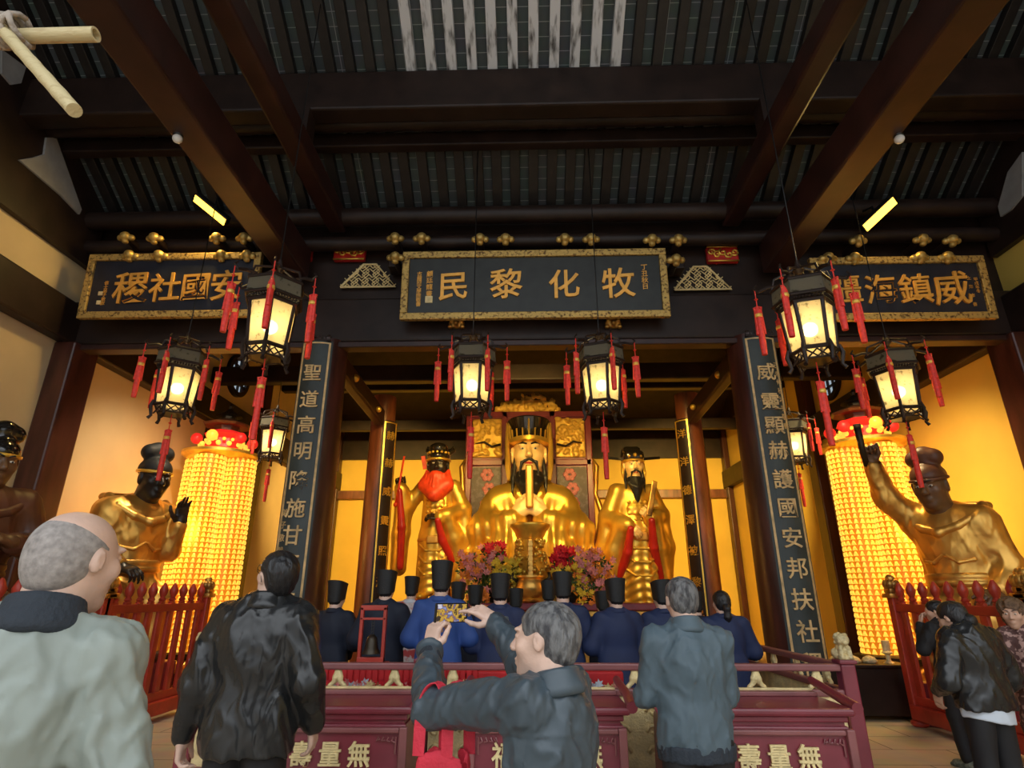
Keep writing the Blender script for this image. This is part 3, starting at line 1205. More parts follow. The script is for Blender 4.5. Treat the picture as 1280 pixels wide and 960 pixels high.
def tablet(label, quad, Y, tilt, chars, bm, lm, sx=1.0, bold=.012, small=(), seals=(), shear=.06):
    (x0, x1, y0, y1) = quad
    a, c = at(x0, (y0 + y1) / 2, Y=Y), at(x1, (y0 + y1) / 2, Y=Y)
    top, bot = at((x0 + x1) / 2, y0, Y=Y), at((x0 + x1) / 2, y1, Y=Y)
    w, h = c.x - a.x, (top.z - bot.z) * 1.02
    t = thing('tablet', label, 'sign', ((a.x + c.x) / 2, Y, (top.z + bot.z) / 2), 0, 'inscribed tablets')
    t.rotation_euler = (tilt, 0, 0)
    MB().bx(-w / 2 + .06, w / 2 - .06, -.05, .03, -h / 2 + .06, h / 2 - .06).build('board', bm, t)
    b = MB()
    fret(b, w, h, .105, .09)
    b.build('frame', 'framegold', t)
    # characters are given in pixels of the tablet
    px = w / (x1 - x0)
    cs = [(ch, (x - (x0 + x1) / 2) * px, ((y0 + y1) / 2 - y) * px, s * px) for ch, x, y, s in chars]
    lettering(cs, lm, t, BM, bold=bold, sx=sx, shear=shear, each=True)
    cs = [(ch, (x - (x0 + x1) / 2) * px, ((y0 + y1) / 2 - y) * px, s * px) for ch, x, y, s in small]
    if cs:
        lettering(cs, 'lettergold', t, BM, bold=.008, each=True)
    for x, y, s in seals:
        X, Z = (x - (x0 + x1) / 2) * px, ((y0 + y1) / 2 - y) * px
        MB().bx(X - s * px / 2, X + s * px / 2, -.062, -.05, Z - s * px / 2, Z + s * px / 2).build('seal', 'palegold', t)
    b = MB()
    for q in (-1, 1):
        b.bx(q * w * .3 - .03, q * w * .3 + .03, .03, 7.98 - Y, h / 2 - .22, h / 2 - .16)
        b.bx(q * w * .3 - .03, q * w * .3 + .03, .03, 7.8 - Y, -h / 2 + .12, -h / 2 + .18)
    b.build('hanger', 'dark', t)
    return t


def column_text(s, x, y0, y1, size):
    n = len(s)
    return [(ch, x, y0 + (y1 - y0) * (i / max(1, n - 1)), size) for i, ch in enumerate(s)]


tablet('long black-green tablet with gilt frame reading 牧化黎民 above the middle bay', (503, 834, 318, 398), 7.56, R(4),
       [('民', 568, 360, 40), ('黎', 634, 357, 42), ('化', 706, 358, 40), ('牧', 773, 358, 42)], 'board', 'lettergold', small=column_text('顧廷龍書', 538, 342, 369, 8.5)
       + column_text('古籍國文學院敬書', 525, 342, 383, 6.5) + column_text('丁丑秋日', 806, 337, 363, 8.5), seals=((538, 377, 9),))
tablet('navy tablet with gilt frame reading 安國社稷 over the left bay', (109, 325, 322, 397), 7.50, R(4),
       [('稷', 168, 362, 44), ('社', 210, 362, 40), ('國', 248, 362, 38), ('安', 286, 360, 42)], 'navyboard', 'lettergold', bold=.008,
       small=column_text('信士弟子敬獻', 136, 355, 382, 5.5), seals=((131, 369, 5), (131, 381, 5)))
tablet('navy tablet with gilt frame reading 威鎮海疆 over the right bay', (1014, 1234, 326, 400), 7.50, R(4),
       [('疆', 1055, 364, 40), ('海', 1098, 364, 42), ('鎮', 1141, 364, 43), ('威', 1186, 364, 48)], 'navyboard', 'lettergold', bold=.008,
       small=column_text('甲戌年冬', 1219, 352, 368, 5.5) + column_text('上海市書', 1211, 350, 386, 5.5))

# small gilt clasps on the lintel beneath the middle tablet
for k, px in enumerate((571, 766)):
    p = at(px, 405, Y=7.80)
    t = thing('tablet_clasp', 'small gilt lion-mask clasp below the character %s' % '黎牧'[0 if k == 0 else 1], 'clasp', (p.x, 7.82, p.z), 0, 'gilt clasps under the middle tablet')
    t['label'] = ('small gilt lion-mask clasp under the tablet end that reads 民', 'small gilt lion-mask clasp under the tablet end that reads 牧')[k]
    S = SDF()
    S.ell((0, -.03, 0), (.12, .06, .08), k=.02)
    for q in (-1, 1):
        S.ell((q * .07, -.07, .03), (.035, .04, .035), k=.01)
        S.ell((q * .09, -.05, -.06), (.04, .04, .03), k=.01)
    S.ell((0, -.09, -.01), (.035, .04, .04), k=.015)
    quads('mask', [S.mesh(.012)], 'oldgold', t)
    MB().bx(-.05, .05, -.10, 0.0, .05, .12).build('hook', 'oldgold', t)

# red carved panels on the frieze
for k, (px, py, w_) in enumerate(((437, 316, 40), (381, 316, 18), (903, 318, 40), (966, 318, 26))):
    p = at(px, py, Y=7.9)
    sc_ = (at(px + 20, py, Y=7.9).x - at(px - 20, py, Y=7.9).x) / 40
    t = thing('carved_panel', ('red panel with gilt dragon carving left of the middle tablet', 'red panel with gilt carving half hidden by the left overhead beam',
                               'red panel with gilt dragon carving right of the middle tablet', 'red panel with gilt carving half hidden by the right overhead beam')[k],
              'carving', (p.x, 7.94, p.z), 0, 'red carved panels')
    w, h = w_ * sc_ / 2, .14
    MB().bx(-w, w, -.06, .04, -h, h, .03).build('panel', 'statuered', t)
    b = MB()
    for side in (-1, 1):
        b.tube([(-w, side * h, 0)] and [(-w + .01, -.06, side * (h - .015)), (w - .01, -.06, side * (h - .015))], .014, 6)
    for q in range(5 if w > .2 else 2):
        cx = -w * .72 + q * w * .36 if w > .2 else -w * .4 + q * w * .8
        pts = [(cx + .07 * (1 - i / 9) * math.cos(i * .95 + q), -.07, .07 * (1 - i / 9) * math.sin(i * .95 + q) + .02 * (-1) ** q) for i in range(9)]
        b.tube(pts, .016, 6)
    b.build('scrollwork', 'gold', t, True)

# triangular frets above the lintel
for k, (px, py) in enumerate(((462, 346), (876, 349))):
    p = at(px, py, Y=7.95)
    t = thing('lattice_gusset', 'stepped triangular gilt-edged fretwork gusset ' + ('left' if k == 0 else 'right') + ' of the middle tablet', 'fretwork', (p.x, 7.96, p.z), 0, 'fretwork gussets')
    w, h = .43, .20
    MB().prism([(-w, -h), (w, -h), (.1, h), (-.1, h)], (0, 0, 0), (1, 0, 0), (0, 0, 1), .03).build('backing', 'dark', t)
    b = MB()
    for i in range(-9, 10):
        for sgn in (-1, 1):
            for j in range(8):
                x = i * .055 + sgn * j * .055
                z = -h + j * .055
                if abs(x) < w - (z + h) * .82 and z + .05 < h and (i + j) % 3 != 0:
                    b.tube([(x, -.045, z), (x + sgn * .05, -.045, z + .05)], .009, 4)
    b.tube([(-w, -.05, -h), (-.1, -.05, h), (.1, -.05, h), (w, -.05, -h), (-w, -.05, -h)], .018, 6)
    b.build('fret', 'palegold', t)

# gilded beam ends of the bracket sets
def bracket(label, pxs, Y, low):
    c = [at(px, py, Y=Y - .25) for px, py in pxs]
    m = sum((q.x for q in c)) / len(c)
    z = c[0].z
    t = thing('roof_bracket', label, 'bracket', (m, Y, z), 0, 'gilded roof brackets')
    w = max(.2, max(q.x for q in c) - min(q.x for q in c))
    MB().bx(-w * .5 - .1, w * .5 + .1, .02, .30, -.33, -.10, .02).build('bracket_block', 'dark', t)
    for q in c:
        x, dz = q.x - m, q.z - z
        MB().box((x, -.05, dz), (.09, .42, .10), bev=.02).build('bracket_arm', 'dark', t)
        S = SDF()
        S.ell((x, -.26, dz), (.075, .07, .075))
        for s_ in (-1, 1):
            S.ell((x + s_ * .085, -.235, dz - .01), (.05, .045, .05), k=.012)
        S.ell((x, -.235, dz - .075), (.05, .045, .035), k=.012)
        S.torus((x, -.31, dz), .035, .014, rot=(math.pi / 2, 0, 0), k=.006)
        quads('gilt_knob', [S.mesh(.012)], 'knobgold', t)


bracket('gilded knobs by the upper left corner of the middle tablet, a third below', ((494, 297), (527, 297), (494, 321)), 7.62, 1)
bracket('pair of gilded knobs above 黎 on the middle tablet', ((600, 298), (632, 298)), 7.62, 0)
bracket('pair of gilded knobs above 化 on the middle tablet', ((706, 298), (739, 298)), 7.62, 0)
bracket('gilded knobs by the upper right corner of the middle tablet, a third below', ((815, 299), (848, 299), (845, 324)), 7.62, 1)
bracket('dull gilded knobs above the character 稷 of the left tablet', ((157, 296), (193, 297), (162, 319), (199, 319)), 7.62, 1)
bracket('dull gilded knobs above the character 安 of the left tablet', ((271, 297), (305, 297), (277, 319), (309, 319)), 7.62, 1)
bracket('dull gilded knobs above the character 疆 of the right tablet', ((1035, 322), (1073, 300), (1068, 322)), 7.62, 1)
bracket('dull gilded knobs above the character 威 of the right tablet', ((1153, 299), (1190, 300), (1150, 321), (1184, 321)), 7.62, 1)


# ---------------------------------------------------------------- couplet boards on the columns
def couplet(label, text, side, X, Y, r, z0, z1, w, small, m='couplet', edge='agedgold', lm='agedgold', ang0=0.0, size=.265, pts=None):
    t = thing('couplet_board', label, 'sign', (X, Y, 0), 0, 'couplet boards')
    ri, ro = r + .02, r + .07
    half = w / 2 / ro

    def arc(b, a0, a1, r0, r1, za, zb, n=14):
        A = [a0 + (a1 - a0) * i / n for i in range(n + 1)]
        lo = [(rr * math.sin(a), -rr * math.cos(a)) for rr in (r0, r1) for a in A]
        v = [(x, y, z) for z in (za, zb) for x, y in lo]
        N = n + 1
        f = []
        for i in range(n):
            f += [(N + i, N + i + 1, 3 * N + i + 1, 3 * N + i), (i + 1, i, 2 * N + i, 2 * N + i + 1), (i, i + 1, N + i + 1, N + i), (2 * N + i + 1, 2 * N + i, 3 * N + i, 3 * N + i + 1)]
        f += [(0, N, 3 * N, 2 * N), (N + n, n, 2 * N + n, 3 * N + n)]
        b.add(v, f)
    b = MB()
    arc(b, ang0 - half, ang0 + half, ri, ro, z0, z1)
    b.build('board', m, t)
    b = MB()
    e = .028 / ro
    for a in (ang0 - half + e, ang0 + half - 2 * e):
        arc(b, a, a + e, ro, ro + .008, z0 + .03, z1 - .03, 2)
    arc(b, ang0 - half + e, ang0 + half - e, ro, ro + .008, z1 - .05, z1 - .03)
    arc(b, ang0 - half + e, ang0 + half - e, ro, ro + .008, z0 + .03, z0 + .05)
    b.build('border', edge, t)
    n = len(text)
    for i, ch in enumerate(text):
        b = MB()
        z = pts[i] if pts else z1 - .32 - (z1 - z0 - .6) * i / max(1, n - 1)
        Mx = Matrix.Rotation(ang0, 4, 'Z') @ Matrix.Translation((0, -ro - .004, z)) @ Matrix.Rotation(math.pi / 2, 4, 'X') @ Matrix.Diagonal((size, size, size, 1))
        b.mesh(glyph(ch, .03, .010), Mx)
        b.build('character', lm, t)
    if small:
        s_, zt, dz, da, sz = small
        for i, ch in enumerate(s_):
            b = MB()
            Mx = Matrix.Rotation(ang0 + da, 4, 'Z') @ Matrix.Translation((0, -ro - .004, zt - i * dz)) @ Matrix.Rotation(math.pi / 2, 4, 'X') @ Matrix.Diagonal((sz, sz, sz, 1))
            b.mesh(glyph(ch, .03, .008), Mx)
            b.build('character', lm, t)
    if m == 'couplet':
        b = MB()
        for q in (-1, 1):
            pts_ = [(q * (.03 + .06 * i / 5), -ro + .02, z1 + .05 + .05 * math.sin(i * 1.3)) for i in range(6)]
            b.tube(pts_, .014, 6)
            b.tube([(q * .16 + .04 * math.cos(i), -ro + .02, z1 + .05 + .04 * math.sin(i)) for i in range(7)], .012, 6)
        b.bx(-.2, .2, -ro + .0, -ro + .04, z1 - .01, z1 + .02)
        b.build('crest', 'dark', t)
    return t


lz = [at(px, py, Y=7.6).z for px, py in ((388, 466), (384, 499), (380, 531), (376, 564), (373, 600), (369, 635), (370, 669), (365, 706), (358, 744), (353, 780), (349, 812))]
couplet('tall slate-green couplet board starting 聖道高明 on the column left of the altar', '聖道高明降施甘雨沃黎民', 0, CLX, 8.0, .34, .35, 5.0, .47,
        ('弟子敬獻', 2.55, .16, -.36, .10), pts=lz)
rz_ = [at(px, py, Y=7.6).z for px, py in ((949, 465), (955, 502), (960, 532), (964, 563), (968, 599), (973, 635), (977, 672), (983, 710), (988, 749), (994, 789), (999, 830))]
couplet('tall slate-green couplet board starting 威靈顯赫 on the column right of the altar', '威靈顯赫護國安邦扶社稷', 0, CRX, 8.0, .34, .35, 5.0, .47,
        ('己未仲秋沐手敬書', 4.55, .125, .42, .09), pts=rz_)
couplet('narrow dark couplet board with gilt characters on the worn red column by the red-bearded statue', '赫赫威靈照海疆', 0, FLX, 12, .27, .9, 5.0, .36,
        None, m='dark', edge='gold', lm='gold', ang0=.8, size=.2)
couplet('narrow dark couplet board with gilt characters on the worn red column by the official statue', '洋洋德澤被黎民', 0, FRX, 12, .27, .9, 5.0, .36,
        None, m='dark', edge='gold', lm='gold', ang0=-.8, size=.2)


# ---------------------------------------------------------------- lamps
def light(name, kind, w, col, loc, parent, **kw):
    d = bpy.data.lights.new(name, kind)
    d.energy = w
    d.color = col
    for k, v in kw.items():
        setattr(d, k, v)
    o = bpy.data.objects.new(name, d)
    COL.objects.link(o)
    o.parent = parent
    o.location = loc
    return o


WARM = (1.0, .74, .38)
AMB = (1.0, .62, .16)


def hexa(r, a0=0):
    return [(r * math.cos(a0 + i * math.pi / 3), r * math.sin(a0 + i * math.pi / 3)) for i in range(6)]


def make_tassel(length=.75):
    """cord, knot, beads and a long red fringe hanging down from z = 0"""
    b = MB()
    b.tube([(0, 0, 0), (0, 0, -.22)], .006, 5)
    b.lathe([(.004, -.13), (.022, -.115), (.004, -.10)], seg=8)
    for q in (-1, 1):
        b.tube([(0, 0, -.20), (q * .035, 0, -.215), (q * .025, 0, -.25), (q * .03, 0, -.52)], [.008, .014, .016, .020], 7)
    b.lathe([(.012, -.20), (.034, -.26), (.030, -.45), (.033, -length + .12), (.028, -length)], seg=10)
    o = b.build('tassel', 'tassel', None, True, 50)
    for q in (-1, 1):
        MB().ball((q * .03, 0, -.235), .014, 7).build('bead', 'bead', o, True)
    c = MB()
    c.lathe([(.037, -.33), (.040, -.31), (.037, -.29)], seg=10)
    k = c.build('bead', 'bead', o, True)
    return o


def make_lantern():
    t = thing('palace_lantern', 'x', 'lantern', (0, 0, 0), 0, 'hexagonal palace lanterns')
    a0 = math.pi / 6
    # frame: corner posts, rims and feet
    b = MB()
    r0, r1, z0, z1 = .205, .245, -.27, .22
    lo, hi = hexa(r0, a0), hexa(r1, a0)
    for (x, y), (X, Y_) in zip(lo, hi):
        b.tube([(x, y, z0), (X, Y_, z1)], .020, 6)
        b.tube([(x * 1.12, y * 1.12, z0 + .05), (x * 1.22, y * 1.22, z0 - .03), (x * 1.10, y * 1.10, z0 - .15), (x * 1.25, y * 1.25, z0 - .19)], [.016, .024, .018, .022], 6)
    for r_, z_, th in ((r0 * 1.03, z0, .022), (r1 * 1.03, z1, .024), (.305, z1 + .06, .018), (.295, z1 + .24, .020), (r0 * .8, z0 - .10, .012)):
        P = hexa(r_, a0)
        b.tube([(*p, z_) for p in P] + [(*P[0], z_)], th, 6)
    for i in range(6):
        p, q = V3((*lo[i], z0 - .02)), V3((*lo[(i + 1) % 6], z0 - .02))
        m = (p + q) / 2 + V3((0, 0, -.09))
        b.tube([p, m * .97, q], .010, 5)
        b.tube([p + V3((0, 0, -.1)), (p + q) / 2 * .98 + V3((0, 0, -.01)), q + V3((0, 0, -.1))], .010, 5)
        # fringe of little lattice under the crown
        u, v = V3((*hexa(.285, a0)[i], z1 + .03)), V3((*hexa(.285, a0)[(i + 1) % 6], z1 + .03))
        for j in range(1, 9):
            b.ball(u.lerp(v, j / 9), .016, 6)
    # curved arms that carry the tassels
    for x, y in hexa(1, a0):
        b.tube([(x * .22, y * .22, z1 + .30), (x * .33, y * .33, z1 + .30), (x * .42, y * .42, z1 + .27), (x * .46, y * .46, z1 + .31), (x * .43, y * .43, z1 + .35)],
               [.018, .020, .018, .014, .010], 6)
        b.tube([(x * .29, y * .29, z1 + .24), (x * .25, y * .25, z1 + .38), (x * .05, y * .05, z1 + .46)], .014, 6)
    b.lathe([(.02, z1 + .40), (.06, z1 + .44), (.03, z1 + .50), (.02, z1 + .56)], seg=12)
    b.lathe([(r0 * .75, z0 - .105), (r0 * .75, z0 - .09)], seg=6, a0=a0)
    b.build('frame', 'dark', t)
    for i in range(6):
        j = (i + 1) % 6
        c = MB()
        v = [V3((*lo[i], z0)), V3((*lo[j], z0)), V3((*hi[j], z1)), V3((*hi[i], z1))]
        n = (v[1] - v[0]).cross(v[2] - v[0]).normalized() * .004
        c.add([q + n for q in v] + [q - n for q in v], [(0, 1, 2, 3), (7, 6, 5, 4), (0, 4, 5, 1), (1, 5, 6, 2), (2, 6, 7, 3), (3, 7, 4, 0)])
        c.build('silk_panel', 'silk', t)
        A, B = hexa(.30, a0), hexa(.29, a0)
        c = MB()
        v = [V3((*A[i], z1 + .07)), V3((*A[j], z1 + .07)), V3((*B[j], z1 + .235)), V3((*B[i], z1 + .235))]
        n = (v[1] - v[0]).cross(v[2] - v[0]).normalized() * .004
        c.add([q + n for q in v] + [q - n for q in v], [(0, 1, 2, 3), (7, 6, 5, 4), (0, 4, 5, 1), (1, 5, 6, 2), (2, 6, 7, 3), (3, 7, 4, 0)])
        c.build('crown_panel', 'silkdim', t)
    for x, y in hexa(.45, a0):
        q = make_tassel()
        q.parent = t
        q.location = (x, y, z1 + .30)
        q.rotation_euler = (0, 0, math.atan2(y, x))
    q = make_tassel(.85)
    q.parent = t
    q.location = (0, 0, z0 - .10)
    MB().ball((0, 0, -.02), .075, 14).build('bulb', 'bulb', t, True)
    light('lantern_light', 'POINT', LANTERN_W, WARM, (0, 0, -.02), t, shadow_soft_size=.09)
    return t


lan0 = make_lantern()
spots = [(338, 407, 5.4, .35, 6.14, 'large lit lantern with red tassels in front of the tablet reading 安國社稷'),
         (1012, 410, 5.4, .2, 6.14, 'large lit lantern with red tassels in front of the tablet reading 威鎮海疆'),
         (222, 484, 7.0, .15, 7.05, 'lit lantern hanging low over the black-faced seated statue, left of the large left lantern'),
         (1123, 488, 7.0, .4, 7.05, 'lit lantern hanging low over the statue with the raised arm'),
         (590, 480, 7.0, .52, 7.05, 'lit lantern below the left half of the middle tablet'),
         (752, 480, 7.0, .2, 7.05, 'lit lantern below the right half of the middle tablet'),
         (341, 552, 9.5, .3, 5.55, 'small distant lit lantern beside the couplet board that starts 聖道'),
         (993, 556, 9.5, .3, 5.55, 'small distant lit lantern beside the couplet board that starts 威靈')]
for i, (px, py, Y, rz, top, lab) in enumerate(spots):
    o = lan0 if i == 0 else copy_tree(lan0)
    p = at(px, py, Y=Y)
    o.location = p
    o.rotation_euler = (0, 0, rz)
    k_ = .83 if Y > 8 else 1
    o.scale = (k_,) * 3
    o['label'] = lab
    zt = p.z + (8.34 - p.z) / k_ if Y > 8 else 7.30 + (7.85 - Y) * math.tan(SL) + .02
    rod = MB().tube([(0, 0, .75), (0, 0, zt - p.z + .06)], .007, 6)
    rod.build('hanging_rod', 'metal', o)


def flood(label, px, py, Y, w, target, yaw):
    p = at(px, py, Y=Y)
    t = thing('flood_lamp', label, 'lamp', p, 0, 'amber flood lamps under the roof')
    d = (V3(target) - p).normalized()
    q = d.to_track_quat('-Z', 'Y').to_matrix().to_4x4()
    q = q @ Matrix.Rotation(yaw, 4, 'Z')
    MB().box((0, 0, .06), (.58, .15, .10), q, bev=.02).build('housing', 'metal', t)
    MB().box((0, 0, .0), (.54, .12, .014), q).build('lamp_face', 'flood', t)
    MB().tube([q @ V3((0, 0, .1)), (0, .12, .22), (0, 7.62 - Y if Y < 7.6 else 0, 7.05 - p.z)], .018, 6).build('bracket', 'metal', t)
    l = light('flood_light', 'SPOT', w, (1, .66, .2), d * .06, t, spot_size=R(165), spot_blend=.6, shadow_soft_size=.15)
    l.rotation_euler = d.to_track_quat('-Z', 'Y').to_euler()
    return t


flood('glowing amber flood lamp on the roof beam above the left tablet', 262, 263, 7.2, FLOOD_W, (-5.9, 5.2, 4.0), 1.1)
flood('glowing amber flood lamp on the roof beam above the right tablet', 1100, 268, 7.2, FLOOD_W, (5.6, 4.6, 4.6), 2.25)


def spotlamp(label, p, target, w, size=70, col=AMB, yb=8.16):
    t = thing('spot_lamp', label, 'lamp', p, 0, 'spot lamps behind the lintel')
    d = (V3(target) - V3(p)).normalized()
    q = d.to_track_quat('-Z', 'Y').to_matrix().to_4x4()
    MB().lathe([(.05, .22), (.07, .20), (.08, .02), (.095, 0), (.085, 0), (.07, .05)], seg=16, M=q).build('housing', 'metal', t, True, 40)
    MB().lathe([(.07, .03), (.07, .04)], seg=16, M=q).build('lamp_face', 'flood', t)
    MB().tube([q @ V3((0, 0, .2)), (0, -.1, .12), (0, yb - p[1], .12)], .018, 6).build('bracket', 'metal', t)
    l = light('spot_light', 'SPOT', w, col, d * .03, t, spot_size=R(size), spot_blend=.7, shadow_soft_size=.08)
    l.rotation_euler = d.to_track_quat('-Z', 'Y').to_euler()


spotlamp('spot lamp behind the lintel aimed at the bearded central statue', (.05, 8.6, 5.5), (.05, 13.6, 4.1), STATUE_W * 1.3, 80)
spotlamp('spot lamp behind the lintel aimed at the red-bearded statue', (-1.6, 8.6, 5.5), (-2.1, 13.2, 3.2), STATUE_W * 1.1, 66)
spotlamp('spot lamp behind the lintel aimed at the official statue', (1.9, 8.6, 5.5), (2.4, 13.2, 3.2), STATUE_W * 1.1, 66)
spotlamp('spot lamp on the inner cross beam aimed at the left side of the back wall', (-4.9, 12.5, 5.85), (-4.9, YB, 2.4), STATUE_W * 6, 75, AMB, 12.12)
spotlamp('spot lamp on the inner cross beam aimed at the right side of the back wall', (5.2, 12.5, 5.85), (5.2, YB, 2.4), STATUE_W * 6, 75, AMB, 12.12)
spotlamp('added fill lamp behind the lintel brightening the left wall and floor', (-4.8, 8.6, 5.3), (-6.1, 10.4, .9), SIDE_W * .8, 120, (1, .80, .52))  # unseen lamp added to lift the left wall, fence and floor
spotlamp('added fill lamp behind the lintel brightening the right wall and floor', (5.0, 8.6, 5.3), (6.3, 10.2, .9), SIDE_W, 120, (1, .74, .34))  # its unseen twin, added to brighten the right side

# white domes on the overhead beams
for k, (px, py) in enumerate(((222, 173), (1150, 173))):
    p = at(px, py, Z=6.08)
    x0 = -3.55 if k == 0 else 3.80
    t = thing('ceiling_sensor', 'small white dome fixed under the %s overhead beam' % ('left', 'right')[k], 'sensor', (max(x0 - .17, min(x0 + .17, p.x)), p.y, 6.12), 0, 'white domes on the beams')
    MB().lathe([(.045, -.01), (.05, 0)], seg=16).build('mount', 'metal', t)
    MB().ball((0, 0, -.045), .05, 14).build('dome', 'whiteplastic', t, True)

# lashed bamboo poles reaching in at the upper left
yb = 1.8
a, b_, c_ = at(-60, 40, Y=yb), at(120, 43, Y=yb), at(14, 48, Y=yb)
t = thing('bamboo_poles', 'two pale bamboo poles lashed together, reaching in at the upper left corner', 'pole', c_, 0)
wallx = XL - c_.x


def bamboo(p, q, r, hollow):
    b = MB()
    p, q = V3(p), V3(q)
    n = 6
    pts, rs = [], []
    for i in range(n * 3 + 1):
        pts.append(p.lerp(q, i / (n * 3)))
        rs.append(r * (1.07 if i % 3 == 0 and 0 < i < n * 3 else 1))
    b.tube(pts, rs, 16, cap=not hollow)
    if hollow:
        k = (q - p).normalized()
        b.tube([q, q - k * .09], r * .70, 16, cap=False)
        b.tube([q - k * .089, q - k * .09], r * .70, 16)
        b.tube([q, q + k * .0001], [r * .70, r], 16, cap=False)
    return b


bamboo((wallx - .02, 0, 0), b_ - c_, .031, True).build('pole', 'bamboo', t, True, 50)
bamboo((-.05, -.02, .05), at(93, 138, Y=1.55) - c_, .025, False).build('pole', 'bamboo', t, True, 50)
b = MB()
for i in range(5):
    b.tube([(-.05 + .026 * i + .03 * math.cos(k * math.pi / 6), -.02 + .062 * math.sin(k * math.pi / 6), .02 + .066 * math.cos(k * math.pi / 6) * (1 if i % 2 else -1)) for k in range(13)], .013, 6)
b.build('lashing', 'bark', t, True)

# ================================================================ statues
def statue_head(root, H, skin_m, S, brow='hairblack', lips=None, thick=1.6):
    S.M = H
    head_shape(S, jaw=1.08, ears=1.35)
    S.M = Matrix.Identity(4)


def beard(root, H, m, L, w=.05, fork=False, z0=-.06):
    S = SDF(H)
    n = 9
    for i in range(n):
        a = (i / (n - 1) - .5) * 2
        l = L * (1 - .45 * a * a)
        x0 = a * .050
        S.chain([(x0, .075 - .03 * a * a, z0 - .045), (x0 * 1.1, .100 - .03 * a * a, z0 - .045 - l * .4), (x0 * .6, .085, z0 - .045 - l)], [.015, .016, .004], k=.012)
    for q in (-1, 1):
        S.chain([(q * .006, .102, -.045), (q * .035, .095, -.060), (q * .050, .085, -.13)], [.007, .008, .003], k=.004)
        S.chain([(q * .066, .02, -.02), (q * .078, .03, -.12), (q * .080, .04, -.12 - L * .55)], [.010, .013, .003], k=.006)
    s = H.to_scale().x
    quads('beard', [S.mesh(.0055 * s, folds(.002, 120))], m, root)


# ---- the seated deity
CX = .05
D = 13.5
root = thing('seated_deity_statue', 'great gilded seated deity with black crown and beard holding an upright tablet', 'statue', (CX, D, 1.70), math.pi, None, 3.45)
H = TR((0, .06, .835), (.06, 0, 0), 1.36)
A = SDF()
A.ell((0, 0, .40), (.17, .11, .2), k=.05)
A.cone((0, -.02, .55), (0, .02, .72), .075, .07, k=.04)
statue_head(root, H, 'gildface', A)
for sd in (-1, 1):
    hand_shape(A, aim((sd * .085, .26, .42), (-sd * .75, .15, .55), (0, 1, .1)), sd, (.5, .5, .55, .6), .05, .2, 1.25)
quads('body', [A.mesh(.009)], 'gildface', root)
face_marks(root, H, thick=1.5, lips='statuered')
B = SDF()
B.cone((0, 0, .55), (0, .02, .08), .19, .27, k=.06, fl=.7)
B.cone((-.19, 0, .54), (.19, 0, .54), .085, k=.06)
for q in (-1, 1):
    B.chain([(q * .20, 0, .54), (q * .30, .08, .33), (q * .10, .24, .37)], [.10, .105, .075], k=.05)
    B.chain([(q * .12, .235, .36), (q * .16, .25, .20), (q * .20, .26, .06)], [.085, .10, .11], k=.05)
    B.chain([(q * .12, .05, .06), (q * .34, .26, .05), (q * .30, .34, -.16)], [.15, .14, .13], k=.06)
    B.chain([(q * .27, .02, .40), (q * .335, .06, .15), (q * .36, .08, .0)], [.07, .085, .08], k=.05)
B.cut((0, 0, -.16), (0, 0, -1))


def seat_folds(P):
    x = np.abs(P[:, 0])
    return .008 * np.sin(x * 95 + 4 * np.sin(P[:, 2] * 6)) * np.clip((.62 - P[:, 2]) * 3, 0, 1) + .004 * np.sin(P[:, 2] * 40 + 6 * x)


quads('robe', [B.mesh(.011, seat_folds)], 'gold', root)
C = SDF()
for q in (-1, 1):
    C.chain([(q * .085, .06, .63), (q * .07, .16, .56), (0, .195, .46)], [.028, .030, .026], k=.01)
quads('collar', [C.mesh(.009)], 'gold', root)
beard(root, H, 'hairblack', .17)
b = MB()
for i in range(2):
    pass
b.lathe([(.074, .05), (.092, .058), (.090, .075), (.096, .12), (.112, .165), (.108, .172)], seg=32, M=H @ Matrix.Diagonal((1, 1.1, 1, 1)))
b.build('crown', 'blackhat', root, True, 40)
b = MB()
b.lathe([(.093, .048), (.103, .052), (.103, .072), (.094, .074)], seg=32, M=H @ Matrix.Diagonal((1, 1.1, 1, 1)))
for k in range(9):
    a = math.pi * (.12 + .76 * k / 8)
    b.tube([H @ V3((.100 * math.cos(a), .108 * math.sin(a), .06)), H @ V3((.106 * math.cos(a), .116 * math.sin(a), .11 if k % 4 else .165))], .006, 6)
for q in (-1, 1):
    b.tube([H @ V3((q * .106, .02, .165)), H @ V3((q * .108, .02, .05)), H @ V3((q * .104, .025, -.06)), H @ V3((q * .098, .03, -.13))], [.010, .016, .020, .012], 8)
b.build('crown_trim', 'gold', root, True, 40)
b = MB()
b.box((0, .315, .585), (.048, .024, .27), Matrix.Rotation(.0, 4, 'X'), bev=.012)
b.build('court_tablet', 'oldgold', root)


